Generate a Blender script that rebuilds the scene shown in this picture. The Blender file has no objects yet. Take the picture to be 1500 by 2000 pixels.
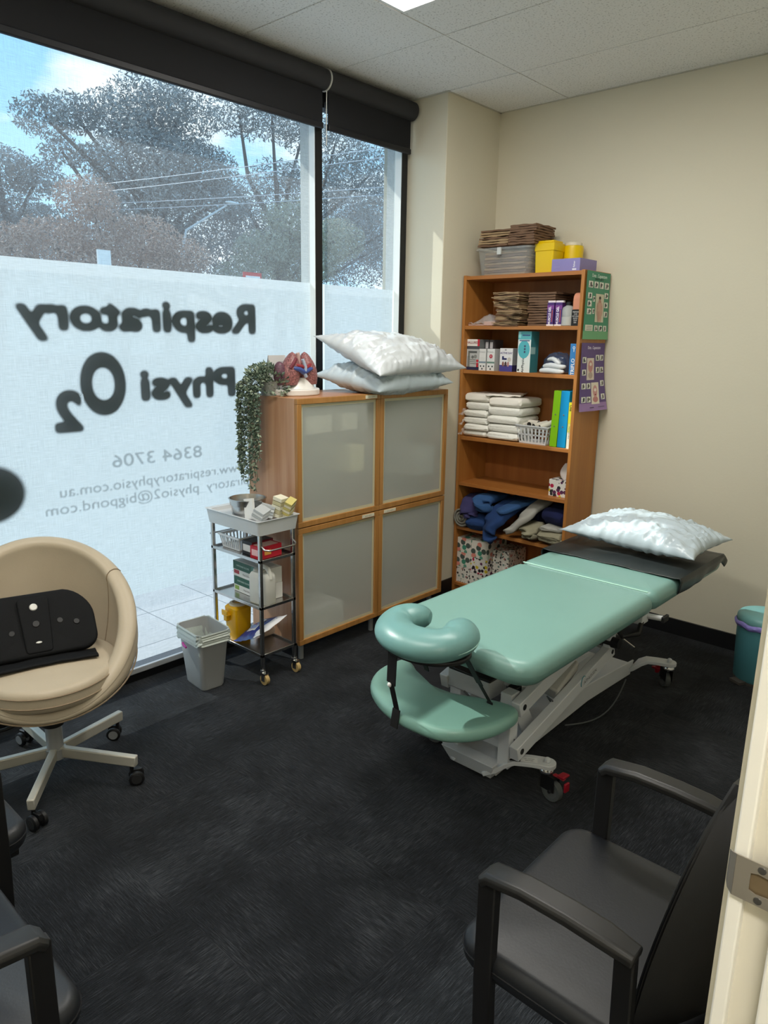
import bpy, bmesh, math, random
from mathutils import Vector, Matrix, Euler, noise
random.seed(7)
PI = math.pi
C = bpy.context.scene.collection
S = bpy.context.scene
# ---------------------------------------------------------------- camera
cam = bpy.data.cameras.new('camera'); camo = bpy.data.objects.new('camera', cam); C.objects.link(camo)
RX = Vector((0.7394804, 0.6729818, 0.0162557)); DN = Vector((0.1676101, -0.1606774, -0.9726714)); FW = Vector((-0.6519782, 0.7219961, -0.2316163))
m = Matrix((RX, -DN, -FW)).transposed().to_4x4()
m.translation = Vector((0, 0, 1.52))
camo.matrix_world = m
cam.sensor_fit = 'HORIZONTAL'; cam.sensor_width = 36.0; cam.lens = 36.0*1423.33/1500.0
cam.clip_start = 0.02; cam.clip_end = 300
S.camera = camo
# ---------------------------------------------------------------- view
S.view_settings.view_transform = 'Standard'; S.view_settings.look = 'None'; S.view_settings.gamma = 1.0
S.view_settings.use_curve_mapping = False
S.view_settings.exposure = 0.12
# ---------------------------------------------------------------- world: blue sky with soft clouds
W = bpy.data.worlds.new('sky'); S.world = W; W.use_nodes = True
wn = W.node_tree.nodes; wl = W.node_tree.links
for n in list(wn): wn.remove(n)
wo = wn.new('ShaderNodeOutputWorld'); wb = wn.new('ShaderNodeBackground')
tc = wn.new('ShaderNodeTexCoord'); sx = wn.new('ShaderNodeSeparateXYZ'); wl.new(tc.outputs['Generated'], sx.inputs[0])
gr = wn.new('ShaderNodeValToRGB'); wl.new(sx.outputs['Z'], gr.inputs[0])
gr.color_ramp.elements[0].position = 0.0; gr.color_ramp.elements[0].color = (.52, .78, .97, 1)
gr.color_ramp.elements[1].position = .6; gr.color_ramp.elements[1].color = (.12, .42, .80, 1)
mp = wn.new('ShaderNodeMapping'); mp.inputs['Scale'].default_value = (1, 1, 2.6); mp.inputs['Location'].default_value = (.3, 1.1, 0.2); wl.new(tc.outputs['Generated'], mp.inputs[0])
no = wn.new('ShaderNodeTexNoise'); no.inputs['Scale'].default_value = 3.2; no.inputs['Detail'].default_value = 7; no.inputs['Roughness'].default_value = .55; wl.new(mp.outputs[0], no.inputs['Vector'])
cr = wn.new('ShaderNodeValToRGB'); cr.color_ramp.elements[0].position = .50; cr.color_ramp.elements[1].position = .66; wl.new(no.outputs['Fac'], cr.inputs[0])
mx = wn.new('ShaderNodeMixRGB'); mx.inputs[2].default_value = (1.0, 1.0, 1.0, 1); wl.new(cr.outputs[0], mx.inputs[0]); wl.new(gr.outputs[0], mx.inputs[1])
wl.new(mx.outputs[0], wb.inputs[0]); wb.inputs[1].default_value = 2.2; wl.new(wb.outputs[0], wo.inputs[0])
# ---------------------------------------------------------------- sun: low, through the shopfront glass
SUN_DIR = Vector((1.0, 0.30, -0.9)).normalized()
sl = bpy.data.lights.new('sun', 'SUN'); sl.energy = 5.2; sl.angle = math.radians(.6); sl.color = (1, .95, .87)
so = bpy.data.objects.new('sun', sl); C.objects.link(so); so.rotation_euler = SUN_DIR.to_track_quat('-Z', 'Y').to_euler(); so.location = (-8, -3, 9)
# recessed light panels, the unseen hall one added to brighten the room (their glowing diffusers are built with the ceiling)
PANELS = [(-1.54, 2.285), (-1.54, .55), (.55, -.6)]
for (px, py) in PANELS:
    al = bpy.data.lights.new('panel_light', 'AREA'); al.shape = 'RECTANGLE'; al.size = 1.16; al.size_y = .25; al.energy = 23 if px < 0 else 40; al.color = (1, .96, .88)
    ao = bpy.data.objects.new('panel_light', al); C.objects.link(ao); ao.location = (px, py, 2.745)
# ================================================================ materials
MATS = {}
def newmat(name):
    ma = bpy.data.materials.new(name); ma.use_nodes = True
    nt = ma.node_tree; b = nt.nodes['Principled BSDF']; MATS[name] = ma
    return ma, nt, b
def mat(name, col, rough=.5, metal=0., bump=0., bscale=60., var=0., vscale=8., spec=.5, trans=0., alpha=1., coat=0., stretch=(1, 1, 1), ior=1.45, sss=0.):
    ma, nt, b = newmat(name)
    b.inputs['Roughness'].default_value = rough; b.inputs['Metallic'].default_value = metal
    b.inputs['Base Color'].default_value = (*col, 1); b.inputs['Specular IOR Level'].default_value = spec
    b.inputs['Transmission Weight'].default_value = trans; b.inputs['Alpha'].default_value = alpha; b.inputs['IOR'].default_value = ior
    b.inputs['Coat Weight'].default_value = coat
    if bump or var:
        t = nt.nodes.new('ShaderNodeTexCoord'); mp = nt.nodes.new('ShaderNodeMapping'); mp.inputs['Scale'].default_value = stretch
        nt.links.new(t.outputs['Object'], mp.inputs[0])
        if bump:
            n = nt.nodes.new('ShaderNodeTexNoise'); n.inputs['Scale'].default_value = bscale; n.inputs['Detail'].default_value = 4
            nt.links.new(mp.outputs[0], n.inputs['Vector'])
            bp = nt.nodes.new('ShaderNodeBump'); bp.inputs['Strength'].default_value = bump; bp.inputs['Distance'].default_value = .004
            nt.links.new(n.outputs['Fac'], bp.inputs['Height']); nt.links.new(bp.outputs[0], b.inputs['Normal'])
        if var:
            n2 = nt.nodes.new('ShaderNodeTexNoise'); n2.inputs['Scale'].default_value = vscale; n2.inputs['Detail'].default_value = 5
            nt.links.new(mp.outputs[0], n2.inputs['Vector'])
            r = nt.nodes.new('ShaderNodeValToRGB')
            r.color_ramp.elements[0].position = .3; r.color_ramp.elements[1].position = .7
            r.color_ramp.elements[0].color = (*[max(0, c*(1-var)) for c in col], 1); r.color_ramp.elements[1].color = (*[min(1, c*(1+var)) for c in col], 1)
            nt.links.new(n2.outputs['Fac'], r.inputs[0]); nt.links.new(r.outputs[0], b.inputs['Base Color'])
    return ma
def srgb(h):
    h = h.lstrip('#'); o = []
    for i in (0, 2, 4):
        c = int(h[i:i+2], 16)/255; o.append(c/12.92 if c <= .04045 else ((c+.055)/1.055)**2.4)
    return tuple(o)
def wood(name, a, b_, scale=1.0, axis=2, rough=.42):
    ma, nt, b = newmat(name)
    t = nt.nodes.new('ShaderNodeTexCoord'); mp = nt.nodes.new('ShaderNodeMapping')
    sc = [26*scale]*3; sc[axis] = 1.3*scale; mp.inputs['Scale'].default_value = sc
    nt.links.new(t.outputs['Object'], mp.inputs[0])
    n = nt.nodes.new('ShaderNodeTexNoise'); n.inputs['Scale'].default_value = 1.; n.inputs['Detail'].default_value = 7; n.inputs['Roughness'].default_value = .6; n.inputs['Distortion'].default_value = .3
    nt.links.new(mp.outputs[0], n.inputs['Vector'])
    r = nt.nodes.new('ShaderNodeValToRGB'); r.color_ramp.elements[0].position = .32; r.color_ramp.elements[1].position = .72
    r.color_ramp.elements[0].color = (*a, 1); r.color_ramp.elements[1].color = (*b_, 1)
    nt.links.new(n.outputs['Fac'], r.inputs[0]); nt.links.new(r.outputs[0], b.inputs['Base Color'])
    b.inputs['Roughness'].default_value = rough
    return ma
wall_m = mat('cream_paint', srgb('#d6cfbb'), .65, bump=.12, bscale=90, var=.02, vscale=1.5)
pillar_m = wall_m
def carpet():
    ma, nt, b = newmat('carpet_tiles')
    L = nt.links.new; N = nt.nodes.new
    t = N('ShaderNodeTexCoord'); sp = N('ShaderNodeSeparateXYZ'); L(t.outputs['Object'], sp.inputs[0])
    def math_(op, a, b2=None):
        n = N('ShaderNodeMath'); n.operation = op
        for i, v in enumerate((a, b2)):
            if v is None: continue
            if isinstance(v, (int, float)): n.inputs[i].default_value = v
            else: L(v, n.inputs[i])
        return n.outputs[0]
    ti = .5
    fx = math_('FLOOR', math_('DIVIDE', sp.outputs['X'], ti)); fy = math_('FLOOR', math_('DIVIDE', math_('ADD', sp.outputs['Y'], .12), ti))
    par = math_('MODULO', math_('ABSOLUTE', math_('ADD', fx, fy)), 2.0)
    def lines(sc):
        mp = N('ShaderNodeMapping'); mp.inputs['Scale'].default_value = sc; L(t.outputs['Object'], mp.inputs[0])
        n = N('ShaderNodeTexNoise'); n.inputs['Scale'].default_value = 1; n.inputs['Detail'].default_value = 5; n.inputs['Roughness'].default_value = .75
        L(mp.outputs[0], n.inputs['Vector']); return n.outputs['Fac']
    a = lines((400, 17, 1)); c = lines((17, 400, 1))
    mxn = N('ShaderNodeMix'); mxn.data_type = 'FLOAT'; L(par, mxn.inputs[0]); L(a, mxn.inputs[2]); L(c, mxn.inputs[3])
    big = N('ShaderNodeTexNoise'); big.inputs['Scale'].default_value = 5; big.inputs['Detail'].default_value = 4; L(t.outputs['Object'], big.inputs['Vector'])
    comb = math_('ADD', mxn.outputs[0], math_('MULTIPLY', math_('SUBTRACT', big.outputs['Fac'], .5), .35))
    r = N('ShaderNodeValToRGB'); e = r.color_ramp.elements
    e[0].position = .36; e[0].color = (.004, .0045, .0055, 1); e[1].position = .74; e[1].color = (.060, .065, .074, 1)
    k = e.new(.52); k.color = (.012, .014, .0175, 1)
    L(comb, r.inputs[0]); L(r.outputs[0], b.inputs['Base Color'])
    b.inputs['Roughness'].default_value = .95; b.inputs['Specular IOR Level'].default_value = .15; b.inputs['Sheen Weight'].default_value = .10; b.inputs['Sheen Roughness'].default_value = .35
    fine = N('ShaderNodeTexNoise'); fine.inputs['Scale'].default_value = 420; L(t.outputs['Object'], fine.inputs['Vector'])
    hs = math_('ADD', mxn.outputs[0], math_('MULTIPLY', fine.outputs['Fac'], .6))
    bp = N('ShaderNodeBump'); bp.inputs['Strength'].default_value = .55; bp.inputs['Distance'].default_value = .004; L(hs, bp.inputs['Height']); L(bp.outputs[0], b.inputs['Normal'])
    return ma
carpet_m = carpet()
def tile_m():
    ma, nt, b = newmat('mineral_tile')
    t = nt.nodes.new('ShaderNodeTexCoord'); n = nt.nodes.new('ShaderNodeTexNoise'); n.inputs['Scale'].default_value = 120; n.inputs['Detail'].default_value = 3
    nt.links.new(t.outputs['Object'], n.inputs['Vector'])
    r = nt.nodes.new('ShaderNodeValToRGB'); r.color_ramp.elements[0].position = .33; r.color_ramp.elements[0].color = (.50, .49, .47, 1); r.color_ramp.elements[1].position = .43; r.color_ramp.elements[1].color = (.80, .79, .77, 1)
    nt.links.new(n.outputs['Fac'], r.inputs[0]); nt.links.new(r.outputs[0], b.inputs['Base Color']); b.inputs['Roughness'].default_value = .85
    bp = nt.nodes.new('ShaderNodeBump'); bp.inputs['Strength'].default_value = .25; bp.inputs['Distance'].default_value = .004; nt.links.new(n.outputs['Fac'], bp.inputs['Height']); nt.links.new(bp.outputs[0], b.inputs['Normal'])
    return ma
ceil_m = tile_m()
def emit(name, col, st):
    ma = bpy.data.materials.new(name); ma.use_nodes = True; nt = ma.node_tree
    b = nt.nodes['Principled BSDF']; b.inputs['Emission Color'].default_value = (*col, 1); b.inputs['Emission Strength'].default_value = st; b.inputs['Base Color'].default_value = (.8, .8, .8, 1)
    MATS[name] = ma; return ma
def fabric_screen(name, transp, dcol, tcol, weave):
    """woven sunscreen / frosted film: part see-through, part scattering"""
    ma = bpy.data.materials.new(name); ma.use_nodes = True; nt = ma.node_tree; MATS[name] = ma
    for n in list(nt.nodes): nt.nodes.remove(n)
    N = nt.nodes.new; L = nt.links.new
    o = N('ShaderNodeOutputMaterial'); tr = N('ShaderNodeBsdfTransparent'); d = N('ShaderNodeBsdfDiffuse'); tl = N('ShaderNodeBsdfTranslucent')
    d.inputs[0].default_value = (*dcol, 1); tl.inputs[0].default_value = (*tcol, 1)
    ad = N('ShaderNodeAddShader'); L(d.outputs[0], ad.inputs[0]); L(tl.outputs[0], ad.inputs[1])
    mx = N('ShaderNodeMixShader'); L(ad.outputs[0], mx.inputs[1]); L(tr.outputs[0], mx.inputs[2])
    if weave:
        t = N('ShaderNodeTexCoord'); outs = []
        for sc in ((1, 520, 16), (1, 18, 420)):
            mp = N('ShaderNodeMapping'); mp.inputs['Scale'].default_value = sc; L(t.outputs['Object'], mp.inputs[0])
            n = N('ShaderNodeTexNoise'); n.inputs['Scale'].default_value = 1; n.inputs['Detail'].default_value = 2; L(mp.outputs[0], n.inputs['Vector']); outs.append(n.outputs['Fac'])
        a = N('ShaderNodeMath'); a.operation = 'ADD'; L(outs[0], a.inputs[0]); L(outs[1], a.inputs[1])
        mr = N('ShaderNodeMapRange'); mr.inputs[1].default_value = .6; mr.inputs[2].default_value = 1.4; mr.inputs[3].default_value = transp-weave; mr.inputs[4].default_value = transp+weave
        L(a.outputs[0], mr.inputs[0]); L(mr.outputs[0], mx.inputs[0])
    else: mx.inputs[0].default_value = transp
    L(mx.outputs[0], o.inputs[0])
    return ma
mesh_blind_m = fabric_screen('sunscreen_mesh', .58, (.05, .05, .052), (.15, .15, .16), .10)
film_m = fabric_screen('frosted_film', .04, (.25, .27, .28), (.46, .50, .512), 0)
glyph_m = mat('lettering_vinyl', srgb('#1b2f28'), .9, spec=0.)
def halo(name, a, col):
    ma = bpy.data.materials.new(name); ma.use_nodes = True; nt = ma.node_tree; MATS[name] = ma
    b = nt.nodes['Principled BSDF']; b.inputs['Base Color'].default_value = (*col, 1); b.inputs['Alpha'].default_value = a; b.inputs['Roughness'].default_value = .9; b.inputs['Specular IOR Level'].default_value = 0
    return ma
halo_m = halo('lettering_blur', .30, srgb('#24332e'))
faint_m = halo('lettering_pale', .34, srgb('#5c7478'))
glass_m = bpy.data.materials.new('window_glass'); glass_m.use_nodes = True; MATS['window_glass'] = glass_m
nt = glass_m.node_tree
for n in list(nt.nodes): nt.nodes.remove(n)
o_ = nt.nodes.new('ShaderNodeOutputMaterial'); t_ = nt.nodes.new('ShaderNodeBsdfTransparent'); t_.inputs[0].default_value = (.90, .94, .94, 1); g_ = nt.nodes.new('ShaderNodeBsdfGlossy'); g_.inputs['Roughness'].default_value = .02
mx_ = nt.nodes.new('ShaderNodeMixShader'); mx_.inputs[0].default_value = .0; nt.links.new(t_.outputs[0], mx_.inputs[1]); nt.links.new(g_.outputs[0], mx_.inputs[2]); nt.links.new(mx_.outputs[0], o_.inputs[0])
black_m = mat('black_frame', (.006, .006, .007), .45)
blackout_m = mat('charcoal_blockout', srgb('#121317'), .85, bump=.1, bscale=300)
roller_m = mat('charcoal_roll', srgb('#2b2b2e'), .75, bump=.1, bscale=300)
hem_m = mat('hem_bar', (.006, .006, .009), .5)
silver_m = mat('silver_paint', srgb('#a9abac'), .38, metal=.35)
grey_steel = mat('painted_steel', srgb('#d0d3d6'), .38, metal=.0, var=.03)
chrome = mat('chrome', (.75, .75, .76), .12, metal=1.)
steel = mat('stainless_steel', (.50, .49, .48), .24, metal=1., bump=.05, bscale=40, stretch=(1, 20, 1))
steel_dark = mat('worn_steel', (.22, .22, .23), .3, metal=1.)
white_paint = mat('white_paint', (.78, .78, .77), .5)
gloss_cream = mat('gloss_cream', srgb('#dcd7c8'), .4)
jamb_lit = mat('gloss_lit_edge', srgb('#eeece4'), .35)  # jamb strip where light hits, its brightness put into the colour
cab_side = wood('cherry_laminate', srgb('#ab7a57'), srgb('#c69c7a'), 1, 2, .38)
cab_frame = wood('oak_frame', srgb('#9c6c34'), srgb('#b3824a'), 1, 2, .4)
shelf_v = wood('cherry_board_upright', srgb('#a3672c'), srgb('#b67c3e'), .8, 2, .45)
shelf_h = wood('cherry_board_shelf', srgb('#9d6029'), srgb('#b3773c'), .8, 0, .45)
back_board = wood('cherry_back_board', srgb('#935825'), srgb('#a56832'), .7, 2, .55)
teal = mat('mint_vinyl', srgb('#6f948d'), .36, bump=.04, bscale=240, var=.02, vscale=3)
teal2 = mat('sea_green_vinyl', srgb('#80ab9f'), .33, bump=.05, bscale=200, var=.02)
teal3 = mat('dusty_teal_vinyl', srgb('#628b89'), .34, bump=.12, bscale=30, var=.04)
blackvinyl = mat('black_vinyl_sheet', (.018, .023, .024), .40, bump=.25, bscale=14)
leather_black = mat('black_leatherette', (.0105, .012, .015), .42, bump=.06, bscale=220)
plastic_black = mat('black_plastic', (.006, .006, .007), .5, bump=.05, bscale=400)
arm_black = mat('worn_black_arm', (.014, .014, .014), .42, var=.25, vscale=9)
cream_leather = mat('cream_leather', srgb('#b3a691'), .45, bump=.08, bscale=160, var=.06, vscale=5)
tan_pipe = mat('tan_piping', srgb('#8d7c66'), .6)
base_ivory = mat('ivory_metal', srgb('#b9b6ab'), .38, metal=.25)
rubber = mat('rubber', (.025, .026, .027), .6)
grey_rubber = mat('grey_rubber', (.09, .10, .10), .55)
red_pl = mat('red_plastic', srgb('#9a1226'), .4)
col_cache = {}
def flat(hexc, rough=.5, **k):
    key = hexc+str(rough)+str(sorted(k.items()))
    if key not in col_cache: col_cache[key] = mat('paint_'+hexc.strip('#'), srgb(hexc), rough, **k)
    return col_cache[key]
# ================================================================ mesh helpers
class MB:
    def __init__(s): s.v = []; s.f = []; s.m = []; s.mats = []; s.M = Matrix.Identity(4); s.cur = 0
    def use(s, ma):
        if ma not in s.mats: s.mats.append(ma)
        s.cur = s.mats.index(ma); return s
    def add(s, vs, fs, M=None):
        T = s.M @ M if M is not None else s.M
        b = len(s.v); s.v += [tuple(T @ Vector(v)) for v in vs]; s.f += [tuple(b+i for i in f) for f in fs]; s.m += [s.cur]*len(fs); return s
    def box(s, x0, x1, y0, y1, z0, z1, M=None):
        vs = [(x, y, z) for z in (z0, z1) for y in (y0, y1) for x in (x0, x1)]
        return s.add(vs, [(0, 2, 3, 1), (4, 5, 7, 6), (0, 1, 5, 4), (2, 6, 7, 3), (0, 4, 6, 2), (1, 3, 7, 5)], M)
    def quad(s, a, b, c, d): return s.add([a, b, c, d], [(0, 1, 2, 3)])
    def bar(s, p, q, w, h, up=(0, 0, 1)):
        """rectangular bar from p to q, w across, h along up"""
        p, q = Vector(p), Vector(q); d = (q-p).normalized(); u = Vector(up); r = d.cross(u).normalized(); u = r.cross(d).normalized()
        vs = []
        for c in (p, q):
            for a, b in ((-1, -1), (1, -1), (1, 1), (-1, 1)): vs.append(c+r*a*w/2+u*b*h/2)
        return s.add(vs, [(0, 3, 2, 1), (4, 5, 6, 7), (0, 1, 5, 4), (1, 2, 6, 5), (2, 3, 7, 6), (3, 0, 4, 7)])
    def tube(s, pts, r, n=10, closed=False, prof=None, up=(0, 0, 1)):
        """sweep circle (or 2-D profile) along pts; r number or list"""
        pts = [Vector(p) for p in pts]; k = len(pts); rings = []; prev = None
        pr = prof or [(math.cos(2*PI*i/n), math.sin(2*PI*i/n)) for i in range(n)]; n = len(pr)
        for i, p in enumerate(pts):
            if closed: d = pts[(i+1) % k]-pts[i-1]
            else: d = pts[min(i+1, k-1)]-pts[max(i-1, 0)]
            d.normalize()
            u = Vector(up) if (prev is None or prof) else prev
            if abs(d.dot(u)) > .98: u = Vector((1, 0, 0)) if abs(d.x) < .9 else Vector((0, 1, 0))
            x = d.cross(u).normalized(); u = x.cross(d).normalized(); prev = u
            rr = r[i] if isinstance(r, (list, tuple)) else r
            ra, rb = rr if isinstance(rr, (list, tuple)) else (rr, rr)
            rings.append([p+x*a*ra+u*b*rb for a, b in pr])
        vs = [v for g in rings for v in g]; fs = []
        for i in range(k if closed else k-1):
            a = i*n; b = ((i+1) % k)*n
            for j in range(n): fs.append((a+j, a+(j+1) % n, b+(j+1) % n, b+j))
        if not closed: fs.append(tuple(range(n-1, -1, -1))); fs.append(tuple((k-1)*n+j for j in range(n)))
        return s.add(vs, fs)
    def cyl(s, p, q, r0, r1=None, n=20): return s.tube([p, q], [r0, r1 if r1 is not None else r0], n)
    def lathe(s, prof, c=(0, 0, 0), n=32, M=None, close=False):
        vs = []; fs = []; k = len(prof)
        for (r, z) in prof:
            for j in range(n): a = 2*PI*j/n; vs.append((c[0]+r*math.cos(a), c[1]+r*math.sin(a), c[2]+z))
        for i in range(k-1):
            for j in range(n): fs.append((i*n+j, i*n+(j+1) % n, (i+1)*n+(j+1) % n, (i+1)*n+j))
        if close: fs.append(tuple(range(n-1, -1, -1))); fs.append(tuple((k-1)*n+j for j in range(n)))
        return s.add(vs, fs, M)
    def prism(s, outline, z0, z1, M=None):
        n = len(outline); vs = [(x, y, z0) for x, y in outline]+[(x, y, z1) for x, y in outline]
        fs = [tuple(range(n-1, -1, -1)), tuple(range(n, 2*n))]+[(i, (i+1) % n, n+(i+1) % n, n+i) for i in range(n)]
        return s.add(vs, fs, M)
    def ball(s, c, r, n=16, M=None):
        r = r if isinstance(r, (list, tuple)) else (r, r, r); vs = []; fs = []; k = n//2
        for i in range(k+1):
            t = PI*i/k
            for j in range(n): a = 2*PI*j/n; vs.append((c[0]+r[0]*math.sin(t)*math.cos(a), c[1]+r[1]*math.sin(t)*math.sin(a), c[2]+r[2]*math.cos(t)))
        for i in range(k):
            for j in range(n): fs.append((i*n+j, (i+1)*n+j, (i+1)*n+(j+1) % n, i*n+(j+1) % n))
        return s.add(vs, fs, M)
    def grid(s, fn, nu, nv, wu=False, wv=False):
        vs = [fn(i/(nu if wu else nu-1), j/(nv if wv else nv-1)) for i in range(nu) for j in range(nv)]; fs = []
        for i in range(nu if wu else nu-1):
            for j in range(nv if wv else nv-1):
                a = i*nv+j; b = ((i+1) % nu)*nv+j; c = ((i+1) % nu)*nv+(j+1) % nv; d = i*nv+(j+1) % nv; fs.append((a, b, c, d))
        return s.add(vs, fs)
    def cushion(s, outline, z0, z1, r, inset=None, k=5, crown=0.):
        """padded slab: outline (ccw), rounded top and bottom edges of radius r"""
        n = len(outline); o = [Vector((x, y, 0)) for x, y in outline]; nor = []
        for i in range(n):
            d = (o[(i+1) % n]-o[i-1]).normalized(); nor.append(Vector((d.y, -d.x, 0)))
        rings = []
        for q in range(k+1): a = PI/2*q/k; rings.append((r*(1-math.sin(a)), z0+r*(1-math.cos(a))))
        for q in range(k+1): a = PI/2*q/k; rings.append((r*(1-math.cos(a)), z1-r*(1-math.sin(a))))
        vs = [];
        for ins, z in rings:
            for i in range(n): p = o[i]-nor[i]*ins; vs.append((p.x, p.y, z))
        c = sum(o, Vector())/n; fs = []; R_ = len(rings)
        for q in range(R_-1):
            for i in range(n): fs.append((q*n+i, q*n+(i+1) % n, (q+1)*n+(i+1) % n, (q+1)*n+i))
        # crowned top: shrink rings
        last = (R_-1)*n; base = len(vs); lay = 4
        for q in range(1, lay+1):
            t = q/(lay+1)
            for i in range(n): p = Vector(vs[last+i]); w = p.lerp(Vector((c.x, c.y, 0)), t); vs.append((w.x, w.y, z1+crown*math.sin(t*PI/2)))
        cur = last
        for q in range(lay):
            nx = base+q*n
            for i in range(n): fs.append((cur+i, cur+(i+1) % n, nx+(i+1) % n, nx+i))
            cur = nx
        vs.append((c.x, c.y, z1+crown)); top = len(vs)-1
        for i in range(n): fs.append((cur+i, cur+(i+1) % n, top))
        fs.append(tuple(range(n-1, -1, -1)))
        return s.add(vs, fs)
    def text(s, body, size, M, extrude=0.0003, align='CENTER', offset=0., sx=1., res=3, space=1., line=1., bold=False):
        cu = bpy.data.curves.new('t', 'FONT'); cu.body = body; cu.size = size; cu.extrude = extrude; cu.align_x = align; cu.align_y = 'CENTER'; cu.offset = offset; cu.resolution_u = res; cu.space_character = space; cu.space_line = line
        ob = bpy.data.objects.new('t', cu); C.objects.link(ob)
        dg = bpy.context.evaluated_depsgraph_get(); me = bpy.data.meshes.new_from_object(ob.evaluated_get(dg))
        Q = M @ Matrix.Diagonal((sx, 1, 1, 1))
        s.add([v.co for v in me.vertices], [tuple(p.vertices) for p in me.polygons], Q)
        bpy.data.objects.remove(ob); bpy.data.meshes.remove(me); bpy.data.curves.remove(cu); return s
    def build(s, name, ma=None, parent=None, bevel=0., seg=2, sub=0, smooth=True, ang=38, loc=None, solid=0.):
        me = bpy.data.meshes.new(name); me.from_pydata(s.v, [], s.f)
        mats = s.mats if s.mats else [ma]
        for x in mats: me.materials.append(x)
        if s.mats: me.polygons.foreach_set('material_index', s.m)
        me.validate(); me.update()
        if smooth: me.shade_smooth(); me.set_sharp_from_angle(angle=math.radians(ang))
        o = bpy.data.objects.new(name, me); C.objects.link(o)
        if parent is not None: o.parent = parent
        if loc is not None: o.location = loc
        if solid: md = o.modifiers.new('solid', 'SOLIDIFY'); md.thickness = solid; md.offset = 0
        if bevel: md = o.modifiers.new('bevel', 'BEVEL'); md.width = bevel; md.segments = seg; md.limit_method = 'ANGLE'; md.angle_limit = math.radians(40); md.harden_normals = False
        if sub: md = o.modifiers.new('sub', 'SUBSURF'); md.levels = sub; md.render_levels = sub
        return o
def T(x=0, y=0, z=0): return Matrix.Translation((x, y, z))
def RZ(a): return Matrix.Rotation(a, 4, 'Z')
def RXm(a): return Matrix.Rotation(a, 4, 'X')
def RYm(a): return Matrix.Rotation(a, 4, 'Y')
FACE_Y = RXm(PI/2)                       # text facing -Y, reading along +X
FACE_X = Matrix(((0, 0, 1, 0), (1, 0, 0, 0), (0, 1, 0, 0), (0, 0, 0, 1)))   # text facing +X, reading along +Y
def thing(name, label, cat, loc=(0, 0, 0), rotz=0., group=None):
    o = bpy.data.objects.new(name, None); C.objects.link(o); o.location = loc; o.rotation_euler = (0, 0, rotz); o.empty_display_size = .05
    o['label'] = label; o['category'] = cat
    if group: o['group'] = group
    return o
def tag(o, label, cat, group=None, kind=None):
    o['label'] = label; o['category'] = cat
    if group: o['group'] = group
    if kind: o['kind'] = kind
    return o
def struct(o): o['kind'] = 'structure'; return o
def copy_tree(o, parent=None):
    c = o.copy(); C.objects.link(c); c.parent = parent
    for ch in list(o.children): copy_tree(ch, c)
    return c
def rrect(x0, x1, y0, y1, r, k=5):
    rs = r if isinstance(r, (list, tuple)) else (r,)*4; pts = []
    for (cx, cy, a0, q) in ((x0, y0, PI, rs[0]), (x1, y0, 1.5*PI, rs[1]), (x1, y1, 0, rs[2]), (x0, y1, .5*PI, rs[3])):
        sx = 1 if cx == x0 else -1; sy = 1 if cy == y0 else -1
        for i in range(k+1): a = a0+PI/2*i/k; pts.append((cx+sx*q+q*math.cos(a), cy+sy*q+q*math.sin(a)))
    return pts
def nz(x, y, z=0.): return noise.noise(Vector((x, y, z)))
# ================================================================ the room
XW, YB, ZC = -2.85, 3.78, 2.768
b = MB(); b.box(-3.0, 1.45, -1.3, 3.9, -.06, 0); struct(b.build('floor', carpet_m))
b = MB(); b.box(-2.575, -.005, YB, YB+.12, 0, 2.9); struct(b.build('wall_back', wall_m))
b = MB(); b.box(-.155, -.02, .65+.02, YB, 0, 2.9); b.box(-.155, -.02, -.25, .67, 2.1, 2.9); b.box(-.155, -.02, -.45, -.27, 0, 2.9); struct(b.build('wall_right', wall_m))
b = MB(); b.box(-3.0, -.155, -.40, -.28, 0, 2.9); struct(b.build('wall_front', wall_m))
b = MB(); b.box(1.3, 1.42, -1.3, YB, 0, 2.9); b.box(-.155, 1.3, -1.3, -1.2, 0, 2.9); b.box(-.155+.14, 1.3, 2.2, 2.3, 0, 2.9); struct(b.build('wall_hall', wall_m))
b = MB(); b.box(-3.02, -2.575, 3.295, YB+.12, 0, 2.9); struct(b.build('wall_pillar', pillar_m, bevel=.004))
b = MB(); b.box(-2.574, -.155, YB-.012, YB, 0, .085); b.box(-2.575, -2.565, 3.295, YB, 0, .085); b.box(-2.83, -2.565, 3.285, 3.295, 0, .085); struct(b.build('baseboard_back', black_m))
# ceiling: lay-in tiles on a thin grid
b = MB(); b.use(ceil_m)
ys = [-1.3, -.76, -.17, .42, 1.01, 1.585, 2.16, 2.712, 3.288, 3.90]; xs = [-3.02, -2.15, -.95, .25, 1.42]
for i in range(len(xs)-1):
    for j in range(len(ys)-1):
        g = .003; y0, y1 = ys[j], ys[j+1]
        skip = False
        for (px, py) in PANELS:
            if xs[i] < px < xs[i+1] and y0 < py < y1:
                b.box(xs[i]+g, xs[i+1]-g, py+.15, y1-g, ZC, ZC+.02) if py+.15 < y1-g else None
                if py-.15 > y0+g+.01: b.box(xs[i]+g, xs[i+1]-g, y0+g, py-.15, ZC, ZC+.02)
                if px-.6 > xs[i]+.02: b.box(xs[i]+g, px-.6, max(py-.15, y0+g), py+.15, ZC, ZC+.02)
                if px+.6 < xs[i+1]-.02: b.box(px+.6, xs[i+1]-g, max(py-.15, y0+g), py+.15, ZC, ZC+.02)
                skip = True
        if not skip: b.box(xs[i]+g, xs[i+1]-g, y0+g, y1-g, ZC+random.uniform(-.001, .002), ZC+.02)
b.use(flat('#3a3936')); b.box(-3.02, 1.42, -1.3, 3.9, ZC+.021, ZC+.14)
b.use(flat('#bdb9ae'))
for x in xs[1:-1]: b.box(x-.006, x+.006, -1.3, 3.78, ZC+.004, ZC+.018)
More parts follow.
